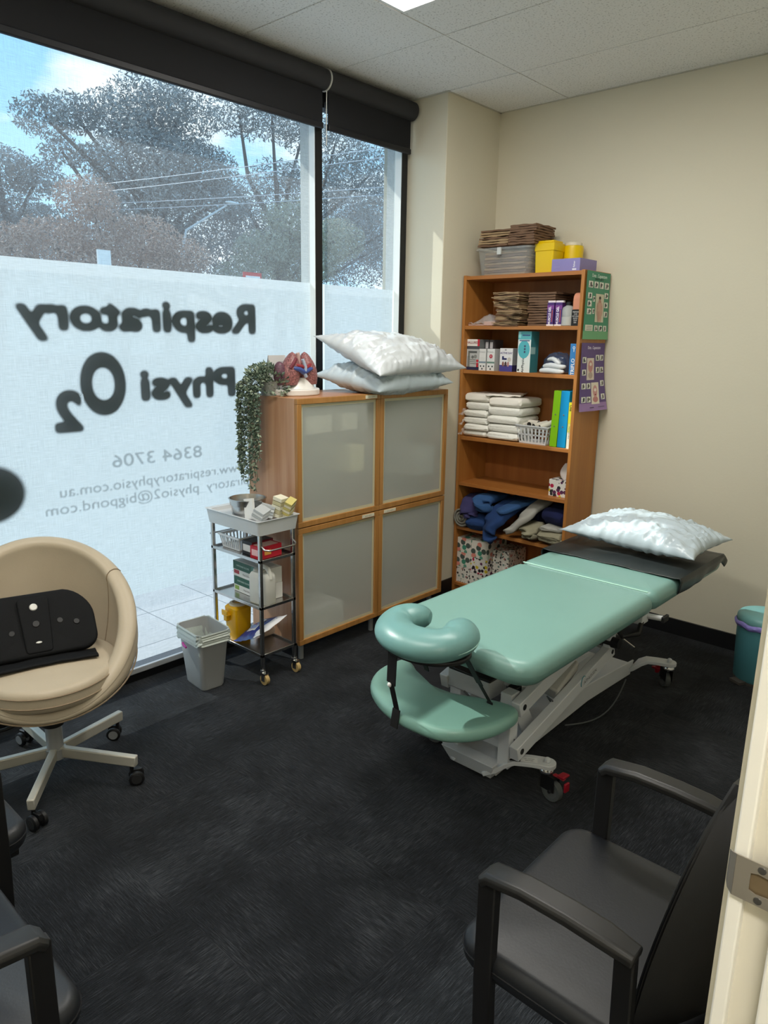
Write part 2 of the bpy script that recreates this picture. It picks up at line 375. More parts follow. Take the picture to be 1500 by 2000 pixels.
for y in ys[1:-1]: b.box(-3.02, 1.42, y-.006, y+.006, ZC+.004, ZC+.018)
b.box(-2.575, -.155, YB-.014, YB, ZC-.003, ZC+.01); b.box(-2.58, -2.562, 3.29, YB, ZC-.003, ZC+.01); b.box(-2.85, -2.56, 3.28, 3.295, ZC-.003, ZC+.01)
struct(b.build('ceiling', ceil_m))
glow = emit('panel_glow', (1, .97, .92), 5.0)
for i, (px, py) in enumerate(PANELS):
    t = thing('ceiling_light', ['recessed white rectangular ceiling light panel nearest the back wall', 'recessed ceiling light panel above the cream tub chair', 'unseen hallway light panel added to brighten the room'][i], 'light', (px, py, ZC))
    b = MB(); b.box(-.6, .6, -.15, .15, .005, .02); b.build('diffuser', glow, t)
    b = MB(); b.box(-.6, .6, -.15, -.138, -.004, .02); b.box(-.6, .6, .138, .15, -.004, .02); b.box(-.6, -.588, -.138, .138, -.004, .02); b.box(.588, .6, -.138, .138, -.004, .02); b.build('trim_frame', white_paint, t)
plate_m = mat('satin_nickel', (.42, .39, .34), .42, metal=.75)
# door jamb with strike plate, right beside the camera
b = MB(); b.use(gloss_cream); b.box(-.136, .0, .652, .672, 0, 2.06); b.use(jamb_lit); b.box(-.1445, -.1315, .640, .700, 0, 2.08)
b.box(-.106, -.068, .638, .652, 0, 2.06)
dj = struct(b.build('door_1', gloss_cream, bevel=.002))
b = MB(); b.use(plate_m)
PM = T(-.112, .634, 1.056)
arc = [(.006+.0*math.cos(a), .012*math.sin(a)) for a in (-1.2, -.6, 0, .6, 1.2)]
b.add([(-.028, 0, -.021), (.032, 0, -.021), (.032, 0, .021), (-.028, 0, .021), (-.015, 0, -.0085), (.010, 0, -.0085), (.010, 0, .0085), (-.015, 0, .0085), (-.009, 0, -.0105), (-.009, 0, .0105)], [(0, 1, 5, 8, 4), (1, 2, 6, 5), (2, 3, 7, 9, 6), (3, 0, 4, 7)], PM)
b.add([(-.028, 0, -.021), (-.028, 0, .021), (-.033, .004, .019), (-.036, .010, .016), (-.036, .010, -.016), (-.033, .004, -.019)], [(0, 1, 2, 5), (5, 2, 3, 4)], PM)
b.use(flat('#6b5c45')); b.box(-.016, .012, .003, .005, -.012, .012, PM)
b.use(steel_dark)
for dz in (-.0155, .0155): b.lathe([(0, -.001), (.0036, -.001), (.003, .001), (0, .001)], n=14, M=T(-.1185, .634, 1.056+dz) @ RXm(PI/2))
b.build('strike_plate', plate_m, dj, solid=.0012, smooth=False)
# windows: black frames, glass, frosted film
def window(i, y0, y1, fin):
    b = MB(); b.use(black_m)
    b.box(-2.90, -2.84, y0, y1, 0, .062); b.box(-2.90, -2.84, y0, y1, 2.60, ZC)
    b.box(-2.90, -2.835, y1-.045, y1, .062, 2.6)
    if i == 1: b.box(-2.90, -2.835, y0, y0+.045, .062, 2.6)
    b.use(silver_m); b.box(-2.834, -2.822, y0, y1, .052, .062)
    w = struct(b.build('window_%d' % i, black_m))
    ya, yb_ = (y0+.045 if i == 1 else y0), y1-.045
    b = MB(); b.box(-2.886, -2.880, ya, yb_, .062, 2.6); b.build('glass', glass_m, w)
    b = MB(); b.add([(-2.877, ya, .385), (-2.877, yb_, .385), (-2.877, yb_, 1.787), (-2.877, ya, 1.787)], [(0, 1, 2, 3)]); b.build('frosted_film', film_m, w)
    b = MB(); b.box(-2.945, -2.90, yb_+.0, yb_+.03, 0, 2.9); b.box(-2.90, -2.838, yb_-.002, yb_, .062, 2.6); b.build('mullion_fin_light_leak', flat('#e8e8e4', .4), w)  # fin, plus white liner standing in for light leaking past the blind
    return w
window(1, -.27, 2.645, 0); window(2, 2.645, 3.285, 0)
b = MB(); b.box(-3.02, -2.83, -.40, 3.3, ZC, 2.9); b.box(-3.02, -2.91, -.4, -.27, 0, 2.9); struct(b.build('wall_left', wall_m))
# mirrored shopfront lettering on the film, seen from behind
BACK = Matrix(((0, 0, 1, 0), (-1, 0, 0, 0), (0, 1, 0, 0), (0, 0, 0, 1))) # base for readable-from-outside text
MIRROR = Matrix(((0, 0, 1, 0), (-1, 0, 0, 0), (0, 1, 0, 0), (0, 0, 0, 1)))
import numpy as np
def soft_vinyl(name, dens, col):
    """vinyl seen through diffusing film: its opacity follows the blurred letter shape stored on the mesh"""
    ma = bpy.data.materials.new(name); ma.use_nodes = True; nt = ma.node_tree; b = nt.nodes['Principled BSDF']
    b.inputs['Base Color'].default_value = (*col, 1); b.inputs['Roughness'].default_value = .9; b.inputs['Specular IOR Level'].default_value = 0
    at = nt.nodes.new('ShaderNodeAttribute'); at.attribute_name = 'ink'; mu = nt.nodes.new('ShaderNodeMath'); mu.operation = 'MULTIPLY'; mu.inputs[1].default_value = dens
    nt.links.new(at.outputs['Fac'], mu.inputs[0]); nt.links.new(mu.outputs[0], b.inputs['Alpha']); return ma
vinyl_dark = soft_vinyl('lettering_vinyl_soft', 1.0, srgb('#1a3129')); vinyl_pale = soft_vinyl('lettering_vinyl_pale', .50, srgb('#4f6a70'))
def density_sheet(tris, cell, sig, lo, hi, pad, ma, name):
    """tris: list of ((y,z),(y,z),(y,z)) on the film"""
    P = np.array(tris); y0, z0 = P[..., 0].min()-pad, P[..., 1].min()-pad; ny = int((P[..., 0].max()+pad-y0)/cell)+2; nz_ = int((P[..., 1].max()+pad-z0)/cell)+2; ss = 2
    G = np.zeros((ny*ss, nz_*ss)); cs = cell/ss
    for (a, b_, c) in P:
        i0, i1 = int((min(a[0], b_[0], c[0])-y0)/cs), int((max(a[0], b_[0], c[0])-y0)/cs)+2; k0, k1 = int((min(a[1], b_[1], c[1])-z0)/cs), int((max(a[1], b_[1], c[1])-z0)/cs)+2
        Y, Z = np.meshgrid(y0+np.arange(i0, i1)*cs, z0+np.arange(k0, k1)*cs, indexing='ij')
        d = lambda p, q: (q[0]-p[0])*(Z-p[1])-(q[1]-p[1])*(Y-p[0])
        e0, e1, e2 = d(a, b_), d(b_, c), d(c, a); G[i0:i1, k0:k1] = np.maximum(G[i0:i1, k0:k1], ((e0 >= 0) & (e1 >= 0) & (e2 >= 0)) | ((e0 <= 0) & (e1 <= 0) & (e2 <= 0)))
    r = int(3*sig/cs)+1; kx = np.exp(-.5*(np.arange(-r, r+1)*cs/sig)**2); kx /= kx.sum()
    G = np.apply_along_axis(lambda m_: np.convolve(m_, kx, 'same'), 0, G); G = np.apply_along_axis(lambda m_: np.convolve(m_, kx, 'same'), 1, G); G = G[::ss, ::ss]
    t_ = np.clip((G-lo)/(hi-lo), 0, 1); D = t_*t_*(3-2*t_); ny, nz_ = D.shape
    vs = [(-2.8730, y0+i*cell, z0+k*cell) for i in range(ny) for k in range(nz_)]
    fs = [(i*nz_+k, (i+1)*nz_+k, (i+1)*nz_+k+1, i*nz_+k+1) for i in range(ny-1) for k in range(nz_-1) if D[i:i+2, k:k+2].max() > .002]
    me = bpy.data.meshes.new(name); me.from_pydata(vs, [], fs); me.materials.append(ma)
    at = me.attributes.new('ink', 'FLOAT', 'POINT'); at.data.foreach_set('value', D.ravel().astype(np.float32)); me.update()
    bm = bmesh.new(); bm.from_mesh(me); bmesh.ops.delete(bm, geom=[v for v in bm.verts if not v.link_faces], context='VERTS'); bm.to_mesh(me); bm.free()
    o = bpy.data.objects.new(name, me); C.objects.link(o); return o
def lettering(name, label, items, soft):
    """items: (text, y of its right end, y of its left end, z_baseline, capheight, weight); reads from the street side"""
    tris = []
    for (txt, yr, yl, zb, cap, wt) in items:
        size = cap/.72; tmp = MB(); tmp.text(txt, size, Matrix.Identity(4), align='LEFT', extrude=0, res=6, offset=.0038*wt if soft else 0); xs_ = [v[0] for v in tmp.v]; x_0 = min(xs_); sxx = (yr-yl)/(max(xs_)-x_0)
        for f in tmp.f:
            q = [(yr-(tmp.v[i][0]-x_0)*sxx, zb+cap*.36+tmp.v[i][1]) for i in f]
            for k in range(1, len(q)-1): tris.append((q[0], q[k], q[k+1]))
    o = density_sheet(tris, .004, .0085, .05, .50, .035, vinyl_dark, name) if soft else density_sheet(tris, .0026, .0028, .10, .75, .012, vinyl_pale, name)
    return tag(o, label, 'lettering')
lettering('window_lettering', 'large dark green mirrored word Respiratory on the frosted window', [('Respiratory', 2.240, 1.140, 1.545, .128, 1.05)], True)
lettering('window_lettering', 'dark green mirrored word Physi on the frosted window', [('Physi', 2.112, 1.628, 1.258, .128, 1.05)], True)
lettering('window_lettering', 'giant dark green letter O on the frosted window', [('O', 1.555, 1.367, 1.225, .230, 3.2)], True)
lettering('window_lettering', 'dark green mirrored numeral 2 hanging below the giant O', [('2', 1.362, 1.252, 1.155, .150, 2.0)], True)
lettering('window_lettering', 'pale mirrored phone number 8364 3706 on the frosted window', [('8364 3706', 1.915, 1.475, .976, .055, 1.6)], False)
lettering('window_lettering', 'pale mirrored web address line under the phone number', [('www.respiratoryphysio.com.au', 2.165, 1.245, .880, .045, .7)], False)
lettering('window_lettering', 'pale mirrored email line, lowest writing on the frosted window', [('respiratory_physio2@bigpond.com', 2.275, 1.182, .812, .045, .7)], False)
ov = [(.985+.128*math.cos(a), .925+.110*math.sin(a)) for a in [2*PI*i/48 for i in range(48)]]
tag(density_sheet([((.985, .925), ov[i], ov[(i+1) % 48]) for i in range(48)], .005, .013, .12, .8, .04, vinyl_dark, 'window_logo'), 'dark green blurred oval blob beside the pale writing at the photo edge', 'logo')
# sunscreen blinds
def sunscreen(y0, y1, label):
    t = thing('sunscreen_blind', label, 'blind', (-2.822, y0, .07), 0, 'sheer sunscreen blinds on the shopfront')
    b = MB(); b.add([(0, 0, 0), (0, y1-y0, 0), (0, y1-y0, 2.55), (0, 0, 2.55)], [(0, 1, 2, 3)]); b.build('mesh_fabric', mesh_blind_m, t)
    b = MB(); b.box(-.006, .010, 0, y1-y0, -.022, .004); b.build('bottom_rail', silver_m, t, bevel=.003)
sunscreen(-.22, 2.548, 'wide sheer grey mesh blind covering the lettered window')
sunscreen(2.647, 3.165, 'narrow sheer grey mesh blind beside the white pillar')
def blockout(y0, y1, label):
    t = thing('roller_blind', label, 'blind', (-2.80, y0, 0), 0, 'charcoal blockout roller blinds')
    L_ = y1-y0
    b = MB(); b.cyl((0, 0, 2.706), (0, L_, 2.706), .047, n=28); b.build('roll', roller_m, t)
    b = MB(); b.box(-.004, 0, .012, L_-.012, 2.515, 2.70); b.build('drop_fabric', blackout_m, t)
    b = MB(); b.box(-.012, .008, .010, L_-.010, 2.492, 2.520); b.build('hem_bar', hem_m, t, bevel=.005)
    return t, L_
t, L_ = blockout(-.25, 2.628, 'wide charcoal roller blind rolled up above the lettered window')
b = MB(); b.lathe([(.051, -.004), (.051, .004), (.03, .004)], n=30, M=T(0, L_+.004, 2.706) @ RXm(PI/2)); b.build('end_bracket', flat('#b9b9b6'), t)
b = MB(); b.tube([(.01, L_+.006, 2.66), (.008, L_+.006, 2.56), (.006, L_+.008, 2.42)], .0022, 6); b.build('pull_chain', flat('#d8d8d4'), t)
blockout(2.642, 3.275, 'narrow charcoal roller blind rolled up beside the white pillar')
# ================================================================ outside the shopfront
def paving():
    ma, nt, b = newmat('terrace_paving')
    t = nt.nodes.new('ShaderNodeTexCoord'); mp = nt.nodes.new('ShaderNodeMapping'); mp.inputs['Rotation'].default_value = (0, 0, .0)
    br = nt.nodes.new('ShaderNodeTexBrick'); br.offset = 0; br.inputs['Scale'].default_value = 1.; br.inputs['Brick Width'].default_value = .4; br.inputs['Row Height'].default_value = .4; br.inputs['Mortar Size'].default_value = .004
    br.inputs['Color1'].default_value = (.55, .53, .52, 1); br.inputs['Color2'].default_value = (.60, .58, .57, 1); br.inputs['Mortar'].default_value = (.25, .25, .25, 1)
    nt.links.new(t.outputs['Object'], mp.inputs[0]); nt.links.new(mp.outputs[0], br.inputs['Vector']); nt.links.new(br.outputs['Color'], b.inputs['Base Color']); b.inputs['Roughness'].default_value = .8
    return ma
b = MB(); b.box(-6.5, -3.0, -12, 14, -.12, -.02); struct(b.build('terrace', paving()))
b = MB(); b.box(-60, -6.5, -40, 60, -.30, -.17); struct(b.build('street_ground', flat('#56575a', .9, var=.1, vscale=.6)))
b = MB(); b.box(-3.6, -3.02, -6, 3.3, 2.95, 3.1); struct(b.build('added_sun_shade', flat('#6b6d70')))  # unseen awning, added to block the high sun
def leafmat(name, c, v):
    return mat(name, c, .6, var=v, vscale=1.2)
gum_leaf = leafmat('gum_leaf', (.34, .33, .31), .3); dark_leaf = leafmat('dark_leaf', (.31, .30, .29), .3); rust_leaf = leafmat('autumn_leaf', (.50, .35, .27), .3); olive_leaf = leafmat('olive_leaf', (.42, .40, .30), .25)  # leaf tones lifted towards grey, air haze put into the colour
bark = mat('bark', (.16, .13, .11), .9, bump=.5, bscale=9)
def tree(name, label, x, y, trunk_h, clusters, leafm, n, ls, seed, rt=.25):
    rnd = random.Random(seed)
    t = thing(name, label, 'tree', (x, y, -.18), 0, 'trees across the street')
    b = MB(); b.tube([(0, 0, 0), (.15, .1, trunk_h*.5), (0, .3, trunk_h)], [rt, rt*.75, rt*.5], 10)
    for (cx, cy, cz, r) in clusters:
        p0 = Vector((0, .3*rnd.random(), trunk_h*rnd.uniform(.6, .98))); p2 = Vector((cx, cy-y, cz)); p1 = p0.lerp(p2, .5)+Vector((rnd.uniform(-.3, .3), rnd.uniform(-.3, .3), .1))
        b.tube([p0, p1, p2], [rt*.35, rt*.22, .03], 6)
    b.build('trunk', bark, t)
    b = MB(); tot = sum(c[3]**2 for c in clusters)
    for (cx, cy, cz, r) in clusters:
        k = int(n*r*r/tot)
        for q in range(k):
            d = Vector((rnd.gauss(0, 1), rnd.gauss(0, 1), rnd.gauss(0, 1))).normalized(); rr = r*rnd.random()**.30
            p = Vector((cx+d.x*rr, cy-y+d.y*rr*1.15, cz+d.z*rr*.72+.15*r*nz(d.x*3, d.y*3, cz)))
            s1 = ls*rnd.uniform(.5, 1.3); a = Vector((rnd.gauss(0, 1), rnd.gauss(0, 1), rnd.gauss(0, 1))).normalized(); c_ = a.cross(Vector((rnd.gauss(0, 1), rnd.gauss(0, 1), rnd.gauss(0, 1)))).normalized()
            b.add([p-a*s1-c_*s1*.35, p+c_*s1*.1-a*.2*s1, p+a*s1+c_*s1*.35, p-c_*s1*.5], [(0, 1, 2, 3)])
    b.build('foliage', leafm, t, smooth=False)
def cl(rnd, ys, zs, rs, n, xr=1.5):
    return [(rnd.uniform(-xr, xr), rnd.uniform(*ys), rnd.uniform(*zs), rnd.uniform(*rs)) for _ in range(n)]
r_ = random.Random(3)
tree('gum_tree', 'tall gum tree with layered dark crown, widest tree behind the blind', -16, 9.8, 4.2, [(0, 7.3, 5.95, .60), (0, 7.9, 6.15, .55), (.2, 8.7, 6.15, .75), (0, 9.6, 6.55, .95), (0, 10.4, 6.6, .9), (0, 8.3, 5.3, .5), (0, 7.6, 5.35, .42), (.4, 9.2, 5.4, 1.0), (0, 10.2, 5.4, 1.2), (0, 11.0, 5.6, .8), (0, 9.3, 4.5, 1.1), (.3, 10.6, 4.4, 1.25), (0, 8.4, 4.5, .6), (0, 11.4, 4.9, .8)], gum_leaf, 43350, 0.049, 1)
tree('gum_tree', 'tall airy gum tree right of the wide one, sky gaps in its crown', -17, 14, 4.5, [(0, 12.9, 7.35, .8), (0, 14.0, 7.6, .95), (0, 15.2, 7.5, 1.0), (0, 16.4, 7.3, 1.0), (0, 12.9, 5.4, .75), (0, 14.2, 5.9, .85), (0, 13.4, 4.6, .9), (0, 15.3, 5.9, 1.0), (0, 14.7, 4.6, 1.2), (0, 16.4, 5.2, 1.2), (0, 17.8, 6.6, 1.3), (0, 18.5, 5.0, 1.4)], gum_leaf, 34680, 0.053, 2)
tree('gum_tree', 'low dark gum tree at the left edge of the window view', -15, 5.4, 3.2, [(0, 5.2, 4.7, .55), (0, 5.9, 4.6, .6), (0, 6.6, 4.55, .5), (0, 6.0, 3.8, .7), (0, 6.8, 3.7, .6), (0, 5.2, 3.7, .8), (0, 4.4, 4.2, .8)], gum_leaf, 20230, 0.045, 4)
tree('dense_tree', 'dense dark tree filling the view just above the frosted film', -22, 16, 3.0, [(0, 10.5, 4.1, 1.2), (0, 12.2, 4.2, 1.3), (0, 14, 4.1, 1.4), (0, 16, 4.3, 1.5), (0, 18, 4.4, 1.6), (0, 20, 4.6, 1.8), (0, 22.5, 5.2, 2.2), (0, 25, 6.0, 2.6), (0, 22, 7.2, 1.8), (0, 9.0, 3.7, 1.0)], dark_leaf, 49130, 0.061, 5)
tree('autumn_tree', 'rust red autumn tree standing low in the window view', -12.5, 6.6, 2.4, [(0, 5.6, 3.15, .55), (0, 6.3, 3.9, .50), (0, 6.5, 3.3, .65), (0, 7.3, 3.35, .60), (0, 8.0, 3.1, .55), (0, 4.9, 3.0, .5), (0, 6.4, 2.8, .6), (0, 7.6, 2.8, .6)], rust_leaf, 26010, 0.035, 6, .12)
tree('olive_tree', 'yellow green bushy tree near the window mullion', -13, 11.3, 2.6, [(0, 10.4, 3.5, .6), (0, 11.2, 4.2, .6), (0, 11.6, 3.4, .8), (0, 12.5, 3.9, .7), (0, 9.9, 2.9, .6)], olive_leaf, 20230, 0.035, 7, .12)
# pole with street lamp arm and wires
t = thing('street_lamp', 'pale street lamp arm in front of the dark trees', 'street lamp', (-13.5, 8.75, -.17))
b = MB(); b.tube([(0, 0, 0), (0, 0, 3.4), (0, .1, 3.75), (0, 1.1, 4.35)], [.05, .04, .025, .02], 8); b.build('pole', flat('#c9c9c6'), t)
b = MB(); b.ball((0, 1.25, 4.42), (.06, .18, .035), 12); b.build('lamp_head', flat('#e2e2de'), t)
for i, (p, q, zz) in enumerate((((-14.3, 7.1), (-9.28, 8.3), 4.28), ((-14.3, 7.1), (-9.28, 8.3), 4.15), ((-13.4, 8.1), (-9.03, 9.8), 4.06), ((-13.4, 8.1), (-9.03, 9.8), 3.94))):
    b = MB(); b.tube([(p[0]+(q[0]-p[0])*k, p[1]+(q[1]-p[1])*k, zz-.06*math.sin(PI*(k+.8)/2.4)) for k in [-.8+2.4*j/12 for j in range(13)]], .007, 5)
    tag(b.build('power_line', flat('#c3c7cc')), ['thin overhead power line, topmost of the four', 'thin overhead power line, second from the top', 'thin overhead power line, third from the top', 'thin overhead power line, lowest of the four'][i], 'wire', 'power lines crossing the trees')
t = thing('street_sign', 'small white sign peeking above the frosted film at left', 'sign', (-9, 4.70, -.17)); b = MB(); b.cyl((0, 0, 0), (0, 0, 2.2), .03, n=10); b.build('post', silver_m, t)
b = MB(); b.box(-.015, .015, -.085, .085, 2.2, 2.70); b.build('panel', flat('#eeeeea'), t)
t = thing('street_sign', 'small red and white sign peeking above the frosted film near the mullion', 'sign', (-9, 6.99, -.17)); b = MB(); b.cyl((0, 0, 0), (0, 0, 2.2), .03, n=10); b.build('post', silver_m, t)
b = MB(); b.use(flat('#c9302c')); b.box(-.015, .015, -.16, .16, 2.25, 2.60); b.use(flat('#f0eeea')); b.box(.015, .018, -.13, .13, 2.27, 2.31); b.box(.015, .018, -.13, .13, 2.50, 2.55); b.build('panel', None, t)
# ================================================================ bookcase
BX0, BX1, BF = -2.566, -1.823, 3.48
SH = [.064, .422, .693, .967, 1.352, 1.598]           # shelf tops
t = thing('bookcase', 'tall cherry wood bookcase with open shelves against the back wall', 'bookcase', (BX0, BF, 0))
Wd = BX1-BX0; Dp = YB-.014-BF; Hh = 1.871
b = MB(); b.box(0, .018, 0, Dp, 0, Hh); b.build('side_panel', shelf_v, t, bevel=.0012)
b = MB(); b.box(Wd-.018, Wd, 0, Dp, 0, Hh); b.build('side_panel', shelf_v, t, bevel=.0012)
b = MB(); b.box(.018, Wd-.018, .002, Dp, Hh-.024, Hh-.004); b.build('top_panel', shelf_h, t, bevel=.0012)
b = MB(); b.box(.018, Wd-.018, Dp-.006, Dp-.001, .05, Hh-.02); b.build('back_panel', back_board, t)
b = MB(); b.box(.018, Wd-.018, .018, .032, 0, .045); b.build('kick_board', shelf_h, t)
for z in SH:
    b = MB(); b.box(.018, Wd-.018, .004, Dp-.006, z-.020, z); b.build('shelf', shelf_h, t, bevel=.0012)
# ---- posters taped to the side panel
def poster(label, z0, z1, y0, y1, base, base2, kind, lean):
    rnd = random.Random(kind)
    b = MB(); n = 8
    P_ = lambda u, v, o=0.: (BX1+.004+o+lean*(1-v)**2*(.6+.8*u)+.004*math.sin(3*u+2*v), y0+(y1-y0)*u, z0+(z1-z0)*v)
    b.use(flat(base)); b.grid(lambda u, v: P_(u, .12+.88*v), n, n)
    b.use(flat(base2)); b.grid(lambda u, v: P_(u, .12*v), n, 3)
    def patch(u0, u1, v0, v1, c, o=.0012):
        b.use(flat(c)); b.grid(lambda u, v: P_(u0+(u1-u0)*u, v0+(v1-v0)*v, o), 3, 3)
    def blob(cu, cv, ru, rv, c, o=.0018, k=14):
        b.use(flat(c)); b.add([P_(cu+ru*math.cos(2*PI*i/k), cv+rv*math.sin(2*PI*i/k), o) for i in range(k)], [tuple(range(k))])
    def thumb(u0, v0, w, h):
        patch(u0, u0+w, v0, v0+h, '#e3e3da'); k = rnd.choice(['#3b3f45', '#55504c', '#2c3336', '#6b6460'])
        blob(u0+w*rnd.uniform(.35, .6), v0+h*.5, w*.2, h*.38, k); blob(u0+w*rnd.uniform(.5, .75), v0+h*rnd.uniform(.25, .7), w*.2, h*.16, k)
        patch(u0+w*.08, u0+w*.4, v0+h*.1, v0+h*.28, '#8f9a96', .002)
    if kind == 1:
        for i in range(4): thumb(.08+i*.23, .76, .18, .095)
        for i in range(4): thumb(.08, .60-i*.115, .16, .085) if i != 3 else None
        for i in range(3): thumb(.78, .62-i*.14, .16, .085)
        thumb(.28, .56, .09, .08); thumb(.28, .38, .09, .08)
        patch(.40, .76, .26, .68, '#cfc9b4'); blob(.58, .62, .045, .026, '#2b2320', .0024); blob(.58, .50, .09, .10, '#c49c8a', .0022); blob(.54, .36, .045, .10, '#b98f80', .0022); blob(.62, .36, .045, .10, '#c49c8a', .0022)
        blob(.47, .45, .02, .10, '#c49c8a', .0022); blob(.69, .45, .02, .10, '#c49c8a', .0022); blob(.58, .575, .03, .03, '#a87868', .0026)
        patch(.06, .34, .125, .215, '#d9d8c9'); thumb(.40, .125, .13, .085); thumb(.57, .125, .15, .085); thumb(.77, .125, .14, .085)
        for i in range(3): patch(.10, .30, .14+i*.024, .148+i*.024, '#8a8f88', .002)
        b.use(flat('#d6e4da')); b.text('Dots . Cupuncture', .024, Matrix(((0, 0, 1, BX1+.008), (1, 0, 0, (y0+y1)/2), (0, 1, 0, z0+(z1-z0)*.935), (0, 0, 0, 1))), sx=.9)
        b.use(flat('#1f3b34')); b.text('BODY POINTS', .014, Matrix(((0, 0, 1, BX1+.008), (1, 0, 0, (y0+y1)/2), (0, 1, 0, z0+(z1-z0)*.885), (0, 0, 0, 1))))
    else:
        for r in range(4):
            for u in (.06, .24, .62, .80):
                v = [.74, .56, .36, .16][r]; k = (u == .24 and r < 2) or (u == .62 and r >= 2)
                if not k: thumb(u, v-(.03 if u < .5 else 0), .15, .085)
        patch(.24, .54, .46, .78, '#dccfc4'); blob(.39, .66, .10, .09, '#c58b86'); blob(.39, .53, .09, .05, '#b7a296'); blob(.39, .69, .05, .025, '#e8d7cc', .0024)
        patch(.42, .72, .10, .42, '#e6dccd'); blob(.57, .29, .09, .09, '#cf9a98'); blob(.57, .17, .10, .045, '#bf7f80'); blob(.57, .31, .05, .025, '#efe3da', .0024); blob(.57, .24, .03, .012, '#8e4040', .0026)
        b.use(flat('#d9cfe2')); b.text('Dots . Cupuncture', .022, Matrix(((0, 0, 1, BX1+.009), (1, 0, 0, (y0+y1)/2), (0, 1, 0, z0+(z1-z0)*.93), (0, 0, 0, 1))), sx=.85)
        patch(.35, .5, .045, .055, '#3b2c4c'); patch(.65, .9, .05, .06, '#6b5a7d')
    return tag(b.build('poster', None, smooth=False), label, 'poster')
poster('green poster of body points taped high on the bookcase side', 1.533, 1.868, 3.490, 3.765, '#3f8a6c', '#6aa678', 1, .006)
poster('purple poster of head points hanging below the green one', 1.165, 1.515, 3.490, 3.765, '#5d4680', '#9a7bb0', 2, .028)
# ---- simple boxes with printed fronts
def carton(name, label, cat, x0, x1, y0, y1, z0, z1, body, deco=None, group=None, rot=0.):
    cx, cy = (x0+x1)/2, (y0+y1)/2
    b = MB(); b.use(body if not isinstance(body, str) else flat(body)); w, d, h = x1-x0, y1-y0, z1-z0
    b.box(-w/2, w/2, -d/2, d/2, 0, h)
    if deco: deco(b, w, d, h)
    o = b.build(name, None, smooth=False, bevel=0.0); o.location = (cx, cy, z0); o.rotation_euler = (0, 0, rot)
    return tag(o, label, cat, group)
def fr(b, w, d, h, u0, u1, v0, v1, c, e=.0006, side='f'):
    b.use(flat(c))
    if side == 'f': b.box(-w/2+w*u0, -w/2+w*u1, -d/2-e, -d/2+.0001, h*v0, h*v1)
    elif side == 'r': b.box(w/2-.0001, w/2+e, -d/2+d*u0, -d/2+d*u1, h*v0, h*v1)
    elif side == 't': b.box(-w/2+w*u0, -w/2+w*u1, -d/2+d*v0, -d/2+d*v1, h-.0001, h+e)
def disc(b, w, d, h, u, v, r, c, e=.0009, rz=None):
    b.use(flat(c)); b.add([(-w/2+w*u+r*math.cos(2*PI*i/18), -d/2-e, h*v+(rz or r)*math.sin(2*PI*i/18)) for i in range(18)], [tuple(range(18))])
def tx(b, w, d, h, body, u, v, size, c, e=.0010, rot=0., sx=1., off=0.):
    b.use(flat(c)); b.text(body, size, T(-w/2+w*u, -d/2-e, h*v) @ RXm(PI/2) @ RZ(rot), extrude=0, sx=sx, offset=off)
Z5, Z4, Z3, Z2, Z1, Z0 = SH[5], SH[4], SH[3], SH[2], SH[1], SH[0]
# shelf: first compartment
def pack(x, y, z, w, d, h, label, ma, cat='bag', name='paper_bag', rz=0., group=None, wob=.003, seed=0):
    b = MB(); n = 9
    def f(top): return lambda u, v: (-w/2+w*u, -d/2+d*v, (h if top else 0)+wob*nz(u*3+seed, v*4, 5*top+seed)-(.0 if not top else .0))
    b.grid(f(1), n, n); b.grid(lambda u, v: f(0)(u, 1-v), n, n)
    b.grid(lambda u, v: (-w/2+w*u, -d/2-.002*math.sin(PI*v), h*v+wob*nz(u*3+seed, 0, (5 if v > .5 else 0)+seed)), n, 2)
    b.grid(lambda u, v: (w/2, -d/2+d*u, h*v+wob*nz(3+seed, u*4, (5 if v > .5 else 0)+seed)), n, 2)
    b.grid(lambda u, v: (-w/2, d/2-d*u, h*v+wob*nz(seed, (1-u)*4, (5 if v > .5 else 0)+seed)), n, 2)
    o = b.build(name, ma); o.location = (x, y, z); o.rotation_euler = (0, 0, rz); return tag(o, label, cat, group)
bag_a = mat('kraft_paper', srgb('#9c8262'), .8, var=.12, vscale=30); bag_b = mat('kraft_paper_dark', srgb('#6f5440'), .8, var=.1, vscale=30)
rnd = random.Random(5)
NB = 27
for i in range(NB):
    u = i/(NB-1); xx = -2.262+.012*math.sin(5*u)+rnd.uniform(-.007, .007)-(.015 if i < 3 else 0)
    pack(xx, 3.60+rnd.uniform(-.006, .006), Z5+.001+i*.0066, .165, .25, .0042, 'folded brown paper bag in the tall stack on the top open shelf', bag_a if i % 4 else bag_b, rz=rnd.uniform(-.05, .05)-.05, group='stacked brown paper bags on the top open shelf', wob=.0045, seed=i*.31)
for i in range(13):
    pack(-2.08+rnd.uniform(-.006, .006), 3.62, Z5+.001+i*.0135, .16, .20, .010, 'darker folded paper bag in the stack behind the purple tubes', bag_b, rz=rnd.uniform(-.06, .06), group='dark brown paper bags behind the tubes', wob=.003, seed=20+i*.4)
clear_m = mat('clear_wrap', (.85, .87, .88), .12, alpha=.28, spec=.8, bump=.6, bscale=40)
t = thing('plastic_packet', 'clear plastic packet with pink card left of the brown paper bags', 'packet', (-2.45, 3.55, Z5))
b = MB(); b.box(-.09, .06, -.045, .03, .001, .008); b.box(.02, .095, -.05, .03, .002, .024); b.build('card', flat('#c9a9a0'), t, bevel=.002)
b = MB(); b.grid(lambda u, v: (-.09+.18*u, -.05+.10*v, .012+.085*math.sin(PI*u)*math.sin(PI*v)*u+.014*nz(u*7, v*7)), 16, 12); b.build('wrap', clear_m, t)
